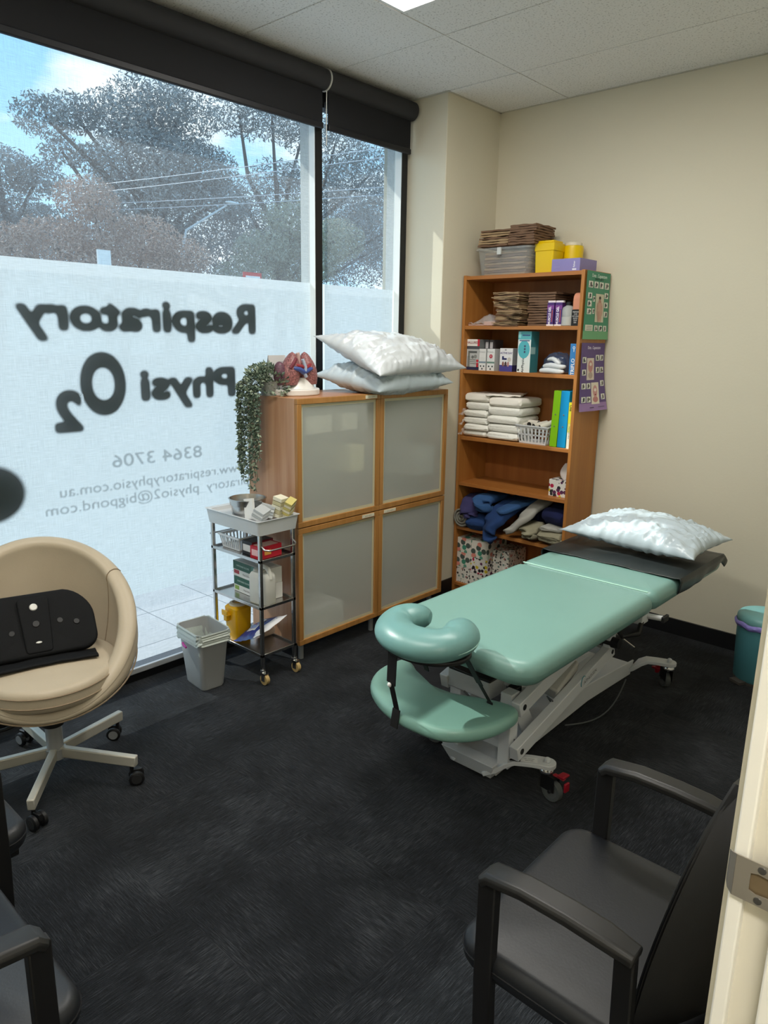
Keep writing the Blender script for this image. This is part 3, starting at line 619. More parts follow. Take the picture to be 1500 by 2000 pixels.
def tube_box(x, y, z, label, rz):
    t = thing('cream_tube', label, 'tube', (x, y, z), rz, 'purple cream tubes')
    b = MB(); b.use(flat('#4c2470')); b.grid(lambda u, v: ((.019+.003*v)*math.cos(2*PI*u)*1.0, (.017*(1-v)+.004)*math.sin(2*PI*u), .012+.108*v), 20, 8, wu=True)
    b.use(flat('#8f3a86')); b.box(-.012, .012, -.0185, -.0178, .02, .028); b.box(-.014, .014, -.0125, -.012, .085, .094)
    b.use(flat('#e9dff0')); b.text('VOLTAREN', .022, T(0, -.0195, .062) @ RXm(PI/2+.12) @ RZ(PI/2), extrude=0)
    b.build('body', None, t)
    b = MB(); b.lathe([(.017, 0), (.018, .002), (.018, .012), (.012, .014), (0, .014)], n=20); b.build('cap', flat('#e8e6ea'), t)
    b = MB(); b.box(-.022, .022, -.004, .004, .118, .127); b.build('crimp', flat('#dcb8a8'), t)
def tube_obj(x, y, label, word):
    t = thing('cream_tube', label, 'tube', (x, y, Z5), .0, 'purple cream tubes on the top open shelf')
    b = MB(); b.use(flat('#4a2a6e', .35)); b.box(-.0195, .0195, -.017, .017, .008, .118)
    b.use(flat('#7c3f8c')); b.box(-.0197, .0197, -.0173, -.0168, .085, .104)
    b.use(flat('#efe7f4')); b.text(word, .019, T(-.004, -.0176, .052) @ RXm(PI/2) @ RZ(PI/2), extrude=0, sx=.85, offset=.0006)
    b.use(flat('#d5623c')); b.box(.009, .012, -.0176, -.0168, .02, .08)
    b.build('body', None, t)
    b = MB(); b.box(-.020, .020, -.0175, .0175, 0, .008); b.box(-.021, .021, -.008, .008, .118, .128); b.build('ends', flat('#e9dfe0'), t)
tube_obj(-2.012, 3.515, 'purple cream tube on the top open shelf beside the paper bags', 'MUSCLE GEL')
tube_obj(-1.968, 3.52, 'purple cream tube on the top open shelf beside the clear bottle', 'MUSCLE GEL')
t = thing('bottle', 'translucent white bottle with a black cap between tubes and black box', 'bottle', (-1.922, 3.525, Z5))
frost = mat('translucent_plastic', (.80, .82, .80), .35, trans=.55, ior=1.2)
b = MB(); b.lathe([(0, .001), (.030, .001), (.033, .006), (.033, .078), (.029, .092), (.014, .102), (.013, .106), (0, .106)], n=28); b.build('body', frost, t)
b = MB(); b.lathe([(.0155, .103), (.0155, .118), (.012, .122), (0, .122)], n=20); b.build('cap', plastic_black, t)
b = MB(); b.lathe([(0, .003), (.0335, .003), (.0336, .045), (.0, .045)], n=28); b.build('liquid', mat('pale_liquid', (.70, .70, .66), .3, alpha=.6), t)
carton('box', 'small dark printed box half hidden behind the translucent bottle', 'box', -1.99, -1.945, 3.60, 3.66, Z5, Z5+.055, '#3a3548')
carton('box', 'black box with white print at the right end of the top open shelf', 'box', -1.890, -1.845, 3.50, 3.58, Z5, Z5+.080, '#161514', lambda b, w, d, h: [tx(b, w, d, h, s_, .5, .86-.13*i, .010, '#d7d3cf', sx=.8) for i, s_ in enumerate(['PREMIUM', 'CARE', 'NATURAL', 'BLEND', 'SOAP', 'BAR'])])
b = MB(); b.use(flat('#cf8a6d', .6)); b.box(-.022, .022, -.035, .035, 0, .055); b.tube([(-.022+.044*k/4, 0, .055) for k in range(5)], .0345, 16); o = b.build('box', None, bevel=.002); o.location = (-1.8675, 3.54, Z5+.081); o.scale = (1, 1, .95); tag(o, 'rounded pink box standing on the black printed box', 'box')
# shelf 2
z = Z4
def dA(b, w, d, h):
    fr(b, w, d, h, 0, 1, 0, .78, '#b9bcbd'); fr(b, w, d, h, 0, 1, .78, 1, '#e9e7e4'); fr(b, w, d, h, 0, 1, 0, .10, '#2b2c4c', .0009); fr(b, w, d, h, 0, 1, .68, .78, '#4a4d55', .0009)
    fr(b, w, d, h, .84, 1, .78, 1, '#c7283c', .0009); disc(b, w, d, h, .88, .30, .008, '#c7283c'); disc(b, w, d, h, .88, .20, .008, '#c7283c'); disc(b, w, d, h, .88, .13, .008, '#c7283c')
    fr(b, w, d, h, .08, .26, .10, .45, '#7b7f7e', .0010); fr(b, w, d, h, .12, .82, .55, .62, '#5e6364', .0012); fr(b, w, d, h, .12, .24, .40, .58, '#70756f', .0014); disc(b, w, d, h, .48, .42, .009, '#6e7371'); disc(b, w, d, h, .70, .44, .011, '#8a8e8c')
    fr(b, w, d, h, .28, .8, .32, .335, '#55585a'); fr(b, w, d, h, .28, .8, .26, .275, '#55585a'); fr(b, w, d, h, .28, .8, .20, .215, '#55585a')
    tx(b, w, d, h, 'HALLUREX', .44, .89, .018, '#8d3038', sx=.95, off=.0004)
    fr(b, w, d, h, 0, 1, 0, 1, '#6f7374', .0006, 'r')
carton('medicine_box', 'white red and grey printed box at the left end of its shelf', 'box', -2.548, -2.462, 3.515, 3.60, z, z+.172, '#d9d7d5', dA)
for i in range(2): carton('medicine_box', 'dark narrow box standing behind the small white boxes, %s of the pair' % ('left' if i == 0 else 'right'), 'box', -2.455+i*.030, -2.429+i*.030, 3.56, 3.66, z, z+.170, '#4a474b', lambda b, w, d, h: (fr(b, w, d, h, .15, .85, .72, .93, '#b8b4b6'), fr(b, w, d, h, .4, .6, .6, .70, '#c7283c')))
def dB(col, extra):
    def f(b, w, d, h):
        fr(b, w, d, h, .0, 1, .34, .42, col); tx(b, w, d, h, 'Kinesio', .45, .86, .014, '#9a9ea2'); disc(b, w, d, h, .28, .2, .005, '#444b50'); disc(b, w, d, h, .74, .2, .005, '#444b50'); disc(b, w, d, h, .5, .08, .005, '#444b50')
        fr(b, w, d, h, .0, 1, .0, 1, '#bfc1c2', .0006, 'r')
        for k in range(3): fr(b, w, d, h, .15, .85, .48+.05*k, .49+.05*k, '#c9cccd')
        if extra: disc(b, w, d, h, .52, .66, .011, '#b92c45'); tx(b, w, d, h, 'X', .52, .66, .014, '#f0dfe2', e=.0014)
    return f
carton('medicine_box', 'small white box with a blue-grey band, left one of the pair', 'box', -2.454, -2.409, 3.505, 3.58, z, z+.120, '#e3e4e4', dB('#7f93a3', False), 'small white boxes with a band')
carton('medicine_box', 'small white box with a red spot and green band', 'box', -2.400, -2.350, 3.505, 3.58, z, z+.121, '#e3e4e4', dB('#6f8f86', True), 'small white boxes with a band')
def dD(b, w, d, h):
    fr(b, w, d, h, 0, 1, 0, .28, '#4b4591'); tx(b, w, d, h, 'BE', .45, .93, .012, '#4a4a55'); tx(b, w, d, h, 'ACTIVE DAY', .5, .79, .014, '#4a3f7c', off=.0003)
    fr(b, w, d, h, .18, .32, .50, .66, '#2f3566'); fr(b, w, d, h, .3, .55, .50, .58, '#2f3566'); disc(b, w, d, h, .75, .52, .012, '#c9c3bb')
    for k, c in enumerate(('#8a5d52', '#4d3a3a', '#b98a86')): disc(b, w, d, h, .28+.2*k, .32, .007, c, .0014, .014)
    fr(b, w, d, h, 0, 1, .28, 1, '#8d8f93', .0006, 'r'); fr(b, w, d, h, 0, 1, 0, .28, '#2f2c58', .0006, 'r'); fr(b, w, d, h, .5, 1, .7, .9, '#5a5d60', .0009, 'r')
carton('medicine_box', 'white and purple box with people printed on the front', 'box', -2.318, -2.235, 3.51, 3.60, z, z+.126, '#e7e6e8', dD)
def dT(b, w, d, h):
    fr(b, w, d, h, 0, 1, .80, 1, '#5fb2ba'); fr(b, w, d, h, 0, 1, .0, .80, '#e6eceb'); disc(b, w, d, h, .48, .56, w*.46, '#57b4c0', .0009, w*.60)
    fr(b, w, d, h, .0, .2, .84, .98, '#8fd0d4', .0012); fr(b, w, d, h, .30, .92, .89, .92, '#3b4f7a', .0012); fr(b, w, d, h, .1, .9, .76, .79, '#5d6e90', .0012)
    for k in range(3): disc(b, w, d, h, .55, .64-.07*k, .006, '#47506e', .0014)
    tx(b, w, d, h, 'AirPhysio', .45, .17, .020, '#26333a', rot=PI/2, off=.0004); fr(b, w, d, h, .05, .18, .03, .08, '#2b3337', .0012)
    fr(b, w, d, h, 0, 1, 0, 1, '#3f8a95', .0006, 'r'); fr(b, w, d, h, .0, .6, .45, .62, '#a7d3d6', .0009, 'r')
carton('medicine_box', 'tall teal and white box, tallest item on its shelf', 'box', -2.204, -2.124, 3.51, 3.59, z, z+.218, '#e6eceb', dT)
def dBl(b, w, d, h):
    disc(b, w, d, h, .45, .87, .007, '#e8f0f8'); disc(b, w, d, h, .45, .87, .004, '#3b86c8', .0012); fr(b, w, d, h, .42, .50, .74, .84, '#e8f0f8'); tx(b, w, d, h, 'TRIFLO', .45, .26, .026, '#f1f6fb', rot=PI/2, off=.0006)
carton('medicine_box', 'bright blue box at the right end beside the plastic bag', 'box', -1.888, -1.843, 3.51, 3.60, z, z+.158, '#3b86c8', dBl)
wrap_white = mat('white_plastic_film', srgb('#dfe3e6'), .3, bump=.6, bscale=45)
t = thing('plastic_bag', 'crumpled plastic bag of white and navy items beside the blue box', 'bag', (-1.985, 3.56, z))
b = MB(); b.grid(lambda u, v: ((.088+.012*nz(u*9, v*5))*math.cos(2*PI*u)*math.sin(PI*(.5+.5*v))**.6, (.055+.01*nz(u*8, v*7, 3))*math.sin(2*PI*u)*math.sin(PI*(.5+.5*v))**.6, .008+.098*math.sin(PI*.5*v)*(1+.16*nz(u*7, v*4, 9))), 36, 14, wu=True); b.build('clear_film', mat('navy_tinted_film', srgb('#4c5770'), .12, alpha=.55, bump=.7, bscale=35), t)
b = MB(); b.tube([(-.085, -.045, .012), (-.02, -.06, .02), (.04, -.062, .012), (.075, -.05, .014)], [.014, .016, .014, .010], 10); b.tube([(-.07, -.035, .035), (-.01, -.057, .050), (.05, -.055, .035), (.083, -.05, .042)], [.010, .015, .014, .010], 10); b.tube([(-.04, -.045, .07), (.0, -.05, .085), (.03, -.053, .06), (.05, -.055, .05)], [.008, .013, .014, .01], 10); b.build('white_wraps', wrap_white, t, sub=1)
b = MB(); b.ball((.01, -.015, .06), (.05, .03, .035)); b.build('navy_item', flat('#26315c'), t)
# shelf 3 : folded white packs
z = Z3
pk = mat('folded_white_cloth', srgb('#f6f2ea'), .7, bump=.5, bscale=30)
pw = mat('wrapped_white_cloth', srgb('#f2f2ec'), .25, bump=.9, bscale=55)
rows = [('left', -2.462, .17, [.038, .042, .042, .046, .050, .052]), ('right', -2.272, .215, [.045, .051, .051, .053, .058])]
for col, xc, w, hs in rows:
    zz = z+.001
    for i, h in enumerate(hs):
        top = i == len(hs)-1
        ws = w+rnd.uniform(-.008, .008); b = MB(); sd = i*1.7+xc*9
        def f(u, v, h=h, ws=ws, sd=sd):
            a = 2*PI*u; q = abs(math.cos(a))**.14*math.copysign(1, math.cos(a)); p_ = abs(math.sin(a))**.14*math.copysign(1, math.sin(a)); k = math.sin(PI*v)**.16
            return (ws/2*q*k+.006*nz(u*14, v*6, sd), (.118)*p_*k+.007*nz(u*12, v*6, sd+3), h/2-h/2*math.cos(PI*v)*(.93 if 0 < v < 1 else .93)+.0025*nz(u*9, v*5, sd+6))
        b.grid(f, 44, 12, wu=True)
        o = b.build('folded_cloth_pack', pk if top else pw); o.location = (xc+rnd.uniform(-.006, .006), 3.62+rnd.uniform(-.008, .004), zz); o.rotation_euler = (0, 0, rnd.uniform(-.05, .05))
        zz += h*.90+.001
        nm = ['lowest', 'second', 'third', 'fourth', 'fifth', 'sixth'][i] if not top else 'topmost'
        tag(o, '%s folded white pack from the shelf in the %s stack' % (nm, col) if not top else 'topmost unwrapped white pack of the %s stack' % col, 'folded cloth', 'folded white packs on the middle shelf')
b = MB(); b.grid(lambda u, v: (-.10+.2*u, -.10+.2*v, .006+.010*nz(u*4, v*5, 2)+.008*u*v), 14, 14); o = b.build('folded_cloth_pack', pk, solid=.006); o.location = (-2.33, 3.62, z+.243); o.rotation_euler = (0, 0, .35); tag(o, 'loose white sheet lying askew on top of both stacks', 'cloth')
b = MB()
for (x, zz, s_) in ((-2.545, z+.145, .030), (-2.547, z+.085, .024), (-2.548, z+.03, .03)):
    b.grid(lambda u, v: (x+.004+s_*(u-.6)*1.0, 3.475+.03*v-.012*nz(u*5, v*5, zz), zz+s_*(v-.5)*1.1+.008*nz(u*8, v*6, x)), 8, 8)
tag(b.build('wrap_ends', clear_m), 'clear crinkled wrapper ends sticking out left of the white packs', 'wrapper', None, 'stuff')
# open basket with card tubes
def basket(name, label, x, y, z, w, d, h, rz, ma, group, slots=(7, 4), rows_=2):
    b = MB(); tp = .84
    def side(p0, p1, q0, q1, n, rr):
        p0, p1, q0, q1 = map(Vector, (p0, p1, q0, q1))  # bottom left/right, top left/right
        def at(u, v): return p0.lerp(p1, u).lerp(q0.lerp(q1, u), v)
        nrm = (p1-p0).cross(q0-p0).normalized()*.0012
        def cell(u0, u1, v0, v1):
            c = [at(u0, v0), at(u1, v0), at(u1, v1), at(u0, v1)]
            vs = [x_-nrm for x_ in c]+[x_+nrm for x_ in c]
            b.add(vs, [(3, 2, 1, 0), (4, 5, 6, 7), (0, 1, 5, 4), (1, 2, 6, 5), (2, 3, 7, 6), (3, 0, 4, 7)])
        cell(0, 1, 0, .10); cell(0, 1, .86, 1)
        if rr == 2: cell(0, 1, .46, .54)
        e = .5/n
        for i in range(n+1):
            u = i/n; cell(max(0, u-e*.42), min(1, u+e*.42), .10, .86)
    W2, D2 = w/2, d/2; wb, db = W2*tp, D2*tp
    side((-wb, -db, 0), (wb, -db, 0), (-W2, -D2, h), (W2, -D2, h), slots[0], rows_)
    side((wb, -db, 0), (wb, db, 0), (W2, -D2, h), (W2, D2, h), slots[1], rows_)
    side((wb, db, 0), (-wb, db, 0), (W2, D2, h), (-W2, D2, h), slots[0], rows_)
    side((-wb, db, 0), (-wb, -db, 0), (-W2, D2, h), (-W2, -D2, h), slots[1], rows_)
    b.box(-wb, wb, -db, db, 0, .003)
    r = [(-W2-.003, -D2-.003), (W2+.003, -D2-.003), (W2+.003, D2+.003), (-W2-.003, D2+.003)]
    for i in range(4): p, q = r[i], r[(i+1) % 4]; b.bar((p[0], p[1], h), (q[0], q[1], h), .008, .006)
    o = b.build(name, ma, smooth=False); o.location = (x, y, z); o.rotation_euler = (0, 0, rz); return tag(o, label, 'basket', group)
white_pl = mat('white_plastic', srgb('#dcdfe3'), .4)
basket('basket', 'white slotted plastic basket of card tubes on the middle shelf', -2.076, 3.575, z+.001, .20, .155, .098, -.04, white_pl, None, (8, 5))
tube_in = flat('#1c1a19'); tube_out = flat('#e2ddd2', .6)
for i, (x, y, z_, dx, dy, dz) in enumerate(((-2.120, 3.535, .103, -.06, .04, -.016), (-2.085, 3.525, .097, .03, .09, .012), (-2.050, 3.535, .092, .045, .075, .030), (-2.098, 3.60, .105, -.07, .02, .0))):
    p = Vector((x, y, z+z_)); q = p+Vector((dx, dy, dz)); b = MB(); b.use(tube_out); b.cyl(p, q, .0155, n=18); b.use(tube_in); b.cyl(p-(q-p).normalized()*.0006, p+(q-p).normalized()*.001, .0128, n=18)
    tag(b.build('card_tube', None), ['white card tube pointing left in the middle shelf basket', 'white card tube with open dark end in the centre of the basket', 'white card tube at the right of the basket, tilted up', 'white card tube lying behind the others in the basket'][i], 'tube', 'card tubes in the white basket')
def binder(label, x0, x1, h, col, tilt=0.):
    t = thing('ring_binder', label, 'binder', ((x0+x1)/2, 3.5, z+.001), 0, None); w = x1-x0; t.rotation_euler = (0, tilt, 0)
    b = MB(); b.box(-w/2, w/2, 0, .24, 0, h); b.build('cover', flat(col, .35), t, bevel=.002)
    b = MB()
    for zz in (.58, .37): b.lathe([(.0015, -.001), (.004, -.001), (.004, .001), (.0015, .001)], n=12, M=T(0, -.001, h*zz) @ RXm(PI/2))
    b.build('rivet', chrome, t)
binder('lime green ring binder standing left of the blue one', -1.968, -1.926, .298, '#86c513', .03)
binder('bright blue ring binder between the green binder and yellow booklet', -1.922, -1.872, .299, '#0f94d0', .02)
def dY(b, w, d, h):
    b.use(flat('#d9d92e')); b.box(-w/2, w/2, -d/2-.0006, -d/2, h*.55, h); b.use(flat('#efeedd')); b.box(-w/2, w/2, -d/2-.0005, -d/2, 0, h*.35); tx(b, w, d, h, 'One', .5, .88, .018, '#3a3c2a', rot=-PI/2, off=.0004)
    tx(b, w, d, h, 'lung health diary', .5, .35, .010, '#54564a', rot=-PI/2)
carton('booklet', 'yellow and white booklet spine at the right end of the binders', 'book', -1.866, -1.844, 3.50, 3.70, z, z+.243, '#dfe07e', dY)
# shelf 4 : tissue box
def floral(name, base, kind):
    ma, nt, bs = newmat(name); L = nt.links.new; N = nt.nodes.new
    t = N('ShaderNodeTexCoord'); v = N('ShaderNodeTexVoronoi'); v.inputs['Scale'].default_value = {1: 27, 2: 46, 3: 62}[kind]; L(t.outputs['Object'], v.inputs['Vector'])
    sp = N('ShaderNodeSeparateColor'); L(v.outputs['Color'], sp.inputs[0])
    r = N('ShaderNodeValToRGB'); r.color_ramp.interpolation = 'CONSTANT'; e = r.color_ramp.elements
    cols = {1: ['#3f8f76', '#d07a6c', '#5c9c88', '#c9d6ca', '#4c5a55', '#d98a7c'], 2: ['#b31b45', '#241d28', '#d8c43a', '#e9e6e2', '#5a2a54', '#2a2a30'], 3: ['#3a3b3c', '#77918a', '#e8e6e0', '#2d2d2d', '#c0726a', '#4b4b4b']}[kind]
    e[0].position = 0; e[0].color = (*srgb(cols[0]), 1); e[1].position = 1/6; e[1].color = (*srgb(cols[1]), 1)
    for i in range(2, 6): k = e.new(i/6); k.color = (*srgb(cols[i]), 1)
    L(sp.outputs[0], r.inputs[0])
    th = N('ShaderNodeMath'); th.operation = 'LESS_THAN'; th.inputs[1].default_value = {1: .46, 2: .50, 3: .44}[kind]; L(v.outputs['Distance'], th.inputs[0])
    mx = N('ShaderNodeMixRGB'); mx.inputs[1].default_value = (*srgb(base), 1); L(th.outputs[0], mx.inputs[0]); L(r.outputs[0], mx.inputs[2]); L(mx.outputs[0], bs.inputs['Base Color']); bs.inputs['Roughness'].default_value = .5
    return ma
fl1 = floral('fruit_print', '#dcd9d0', 1); fl2 = floral('bold_print', '#e3e1dc', 2); fl3 = floral('leaf_print', '#dcdad2', 3)
tissue_m = mat('tissue_paper', srgb('#d9d0cc'), .8)
def tissue(parent, x, y, z, s_):
    b = MB(); b.grid(lambda u, v: (x+s_*((.20+.55*math.sin(PI*v)**.7*(1-.35*v))*math.cos(2*PI*u)*(1+.16*math.cos(6*PI*u))), y+s_*.30*(1-.5*v)*math.sin(2*PI*u), z+s_*1.0*v*(1-.10*math.cos(4*PI*u))*1.5), 30, 10, wu=True)
    return b.build('tissue', tissue_m, parent)
t = thing('tissue_box', 'patterned tissue box with a tissue sticking out on the emptiest shelf', 'tissue box', (-1.905, 3.585, Z2)); b = MB(); b.box(-.062, .062, -.058, .058, 0, .092); b.build('carton', fl2, t, bevel=.0015)
b = MB(); b.ball((0, 0, .092), (.035, .02, .0015), 16); b.build('opening', flat('#5a5554'), t); tissue(t, .01, -.01, .093, .055)
# bottom shelf : patterned tissue cartons
def tb(x, y, z, ma, label, w=.118, h=.118, d=.20): return carton('tissue_box', label, 'tissue box', x-w/2, x+w/2, y, y+d, z, z+h, ma, None, 'patterned tissue cartons on the lowest shelf')
tb(-2.500, 3.50, Z0+.001, fl3, 'leaf print tissue carton, bottom of the left stack', .105, .100)
tb(-2.500, 3.50, Z0+.102, fl1, 'fruit print tissue carton, middle of the left stack', .105, .090)
tb(-2.500, 3.50, Z0+.193, fl1, 'fruit print tissue carton, top of the left stack', .105, .090)
tb(-2.385, 3.50, Z0+.001, fl3, 'leaf print tissue carton, bottom of the front right stack', .122, .080)
tb(-2.385, 3.50, Z0+.082, fl2, 'bold print tissue carton, middle of the front right stack', .122, .095)
tb(-2.385, 3.50, Z0+.178, fl1, 'fruit print tissue carton, top of the front right stack', .122, .105)
tb(-2.262, 3.545, Z0+.001, fl3, 'leaf print tissue carton at the far right, lower one', .11, .12, .19)
tb(-2.262, 3.545, Z0+.122, fl3, 'leaf print tissue carton at the far right, upper one', .11, .12, .19)
# towels
def towelm(n, c): return mat('towel_'+n, srgb(c), .95, bump=.9, bscale=420, var=.10, vscale=14)
tg = towelm('grey', '#97978f'); tp_ = towelm('purple', '#3d3a66'); tbl = towelm('blue', '#203f73'); tb2 = towelm('light_blue', '#33598c'); tn = towelm('navy', '#141c48'); tl = towelm('pale', '#a9a8a2'); tbe = towelm('beige', '#96927c')
z = Z1
def roll(label, p, q, r, ma, turns=3.2, name='towel'):
    """rolled towel: spiral sheet swept from p to q"""
    b = MB(); p, q = Vector(p), Vector(q); d = (q-p).normalized(); u = d.cross(Vector((0, 0, 1))).normalized(); w = u.cross(d); n = 60
    def f(a, v): th = turns*2*PI*a; rr = r*(.12+.88*a)*(1+.04*nz(a*9, v*3, r*50)); return p+(q-p)*v+u*rr*math.cos(th)+w*rr*math.sin(th)+d*.006*nz(a*6, 3, 1)
    b.grid(f, n, 6); o = b.build(name, ma, solid=r*.88/turns*.72); return tag(o, label, 'towel', 'towels on the shelf above the tissue cartons')
def drape(label, path, w, th, ma, seed=0, folds=3, group='towels on the shelf above the tissue cartons', wob=.010, name='towel'):
    """thick folded cloth following a path in the yz plane, w wide along x"""
    b = MB(); pts = [Vector(p) for p in path]
    fine = []
    for i in range(len(pts)-1):
        for k in range(4): fine.append(pts[i].lerp(pts[i+1], k/4))
    fine.append(pts[-1])
    prof = []
    for i in range(20):
        a = 2*PI*i/20; c_, s_ = math.cos(a), math.sin(a); prof.append((math.copysign(abs(c_)**.5, c_), math.copysign(abs(s_)**.7, s_)))
    fine = [p+Vector((wob*nz(i*.3, seed), wob*nz(i*.3, seed+5), wob*.7*nz(i*.3, seed+9))) for i, p in enumerate(fine)]
    rr = [(w/2*(1+.15*nz(i*.35, seed+2)), th/2*(1+.25*nz(i*.4, seed+7))) for i in range(len(fine))]
    rr[0] = (rr[0][0]*.75, rr[0][1]*.5); rr[-1] = (rr[-1][0]*.8, rr[-1][1]*.5)
    b.tube(fine, rr, prof=prof, up=(0, 0, 1))
    for i, v in enumerate(b.v): v = Vector(v); k = .010*nz(v.x*34, v.y*26, v.z*34+seed)*1.3+.004*nz(v.x*80, v.y*50, v.z*80); b.v[i] = (v.x+k, v.y+k, v.z+k)
    o = b.build(name, ma, sub=1); return tag(o, label, 'towel', group)
roll('grey towel rolled up at the left end of the towel shelf', (-2.510, 3.465, z+.062), (-2.490, 3.70, z+.062), .058, tg, 3.0)
drape('purple towel bunched over the rolled grey towel', [(-2.49, 3.70, z+.16), (-2.485, 3.58, z+.165), (-2.475, 3.50, z+.145), (-2.455, 3.475, z+.09), (-2.452, 3.475, z+.07)], .115, .055, tp_, 1)
drape('blue towel folded back on itself below the shelf board', [(-2.38, 3.72, z+.18), (-2.375, 3.60, z+.19), (-2.37, 3.50, z+.19), (-2.37, 3.468, z+.16), (-2.365, 3.49, z+.135), (-2.36, 3.56, z+.13)], .125, .050, tb2, 2)
drape('deep blue towel wedged beside the grey roll, hanging over the edge', [(-2.40, 3.70, z+.055), (-2.40, 3.58, z+.06), (-2.405, 3.49, z+.05), (-2.40, 3.462, z+.02)], .13, .075, tbl, 3)
drape('blue towel draped furthest over the front edge of the shelf', [(-2.20, 3.72, z+.18), (-2.22, 3.60, z+.17), (-2.25, 3.50, z+.13), (-2.272, 3.452, z+.07), (-2.285, 3.440, z+.0), (-2.285, 3.445, z-.035)], .15, .065, tbl, 4)
drape('lighter blue towel lying over the draped blue one', [(-2.12, 3.70, z+.20), (-2.16, 3.58, z+.185), (-2.20, 3.50, z+.165), (-2.24, 3.452, z+.135)], .10, .032, tb2, 5)
drape('pale grey towel trailing diagonally through the middle', [(-2.03, 3.66, z+.215), (-2.06, 3.56, z+.18), (-2.09, 3.50, z+.125), (-2.14, 3.462, z+.065), (-2.17, 3.46, z+.03)], .085, .040, tl, 6)
drape('navy towel heaped at the right rear of the towel shelf', [(-1.92, 3.74, z+.15), (-1.925, 3.64, z+.155), (-1.93, 3.56, z+.15), (-1.935, 3.53, z+.12)], .155, .10, tn, 7)
drape('dark navy towel pushed to the back under the shelf board', [(-2.12, 3.75, z+.12), (-2.14, 3.66, z+.125), (-2.16, 3.61, z+.12)], .22, .12, tn, 8)
drape('beige towel folded under the pale grey one', [(-2.05, 3.70, z+.03), (-2.05, 3.58, z+.034), (-2.05, 3.49, z+.03), (-2.05, 3.468, z+.045), (-2.05, 3.50, z+.07), (-2.05, 3.60, z+.085)], .115, .040, tbe, 9)
drape('greenish beige towel, lower of the right hand folded pair', [(-1.915, 3.72, z+.025), (-1.915, 3.58, z+.028), (-1.915, 3.485, z+.026), (-1.915, 3.462, z+.045), (-1.915, 3.50, z+.062), (-1.915, 3.60, z+.065)], .145, .036, tbe, 10)
drape('pale grey towel, upper of the right hand folded pair', [(-1.912, 3.72, z+.095), (-1.912, 3.58, z+.098), (-1.912, 3.50, z+.095), (-1.915, 3.475, z+.088)], .13, .022, tl, 11)
# ---- on top of the bookcase
z = Hh-.003
t = thing('storage_tub', 'clear plastic tub full of paper bags on top of the bookcase', 'tub', (-2.335, 3.625, z))
b = MB()
def tubw(o): 
    return [(o*(1)*x, o*y) for x, y in ()]
clearpl = mat('clear_plastic', (.70, .72, .72), .12, alpha=.15, spec=.7)
def lp(w, d, r, zz): return [(x, y, zz) for x, y in rrect(-w/2, w/2, -d/2, d/2, r, 4)]
L1, L2, L3, L4 = lp(.315, .20, .03, .002), lp(.350, .235, .035, .140), lp(.372, .255, .04, .142), lp(.372, .255, .04, .132)
n = len(L1); vs = L1+L2+L3+L4; fs = [tuple(range(n-1, -1, -1))]
for k in range(3): fs += [(k*n+i, k*n+(i+1) % n, (k+1)*n+(i+1) % n, (k+1)*n+i) for i in range(n)]
b.add(vs, fs); b.build('tub_body', clearpl, t, solid=.002)
b = MB(); b.box(-.025, .0, -.134, -.124, .105, .142); b.box(.02, .026, -.131, -.121, .0, .0); b.build('latch', flat('#c8cac8'), t)
for i in range(9):
    pack(-2.345+rnd.uniform(-.01, .01), 3.628, z+.005+i*.0135, .27, .16, .010, 'folded brown paper bag inside the clear tub', bag_b if i % 2 else bag_a, rz=rnd.uniform(-.08, .08), group='paper bags inside the clear tub', wob=.006, seed=40+i)
for i in range(7):
    pack(-2.40+.003*i, 3.60, z+.150+i*.0125, .19, .20, .009, 'folded brown paper bag in the left pile on top of the clear tub', bag_a if i % 3 else bag_b, rz=rnd.uniform(-.05, .05), group='paper bags in the left pile on the clear tub', wob=.006, seed=60+i)
for i in range(8):
    pack(-2.222+.002*i, 3.60, z+.150+i*.0125, .155, .21, .010, 'folded brown paper bag in the right pile on top of the clear tub', bag_b, rz=rnd.uniform(-.04, .08), group='paper bags in the right pile on the clear tub', wob=.005, seed=80+i)
yel = mat('safety_yellow', srgb('#e2bf06'), .35)
def sharps_top(loc, w, d, h, label):
    t = thing('sharps_container', label, 'container', loc, 0)
    b = MB(); b.prism(rrect(-w/2*.94, w/2*.94, -d/2*.94, d/2*.94, .008, 3), 0, .001)
    a_ = [(x, y, 0) for x, y in rrect(-w/2*.93, w/2*.93, -d/2*.93, d/2*.93, .008, 3)]; c_ = [(x, y, h*.70) for x, y in rrect(-w/2, w/2, -d/2, d/2, .008, 3)]; n = len(a_)
    b.add(a_+c_, [(i, (i+1) % n, n+(i+1) % n, n+i) for i in range(n)]); b.build('bin_body', yel, t)
    b = MB(); b.prism(rrect(-w/2-.003, w/2+.003, -d/2-.003, d/2+.003, .008, 3), h*.68, h*.93); b.prism(rrect(-w/2*.9, w/2*.9, -d/2*.9, d/2*.9, .008, 3), h*.93, h); b.build('lid', yel, t, bevel=.003)
    return t
sharps_top((-2.100, 3.600, z), .112, .11, .165, 'square yellow sharps container on top of the bookcase')
t = thing('sharps_container', 'second yellow container with a rounded white lid behind the square one', 'container', (-2.02, 3.705, z)); b = MB(); b.lathe([(0, .0), (.05, .0), (.055, .13), (.052, .145), (.03, .15), (0, .15)], n=24); b.build('bin_body', yel, t)
b = MB(); b.lathe([(.046, .147), (.046, .160), (.03, .168), (0, .168)], n=24); b.build('lid', flat('#d9d2bd'), t)
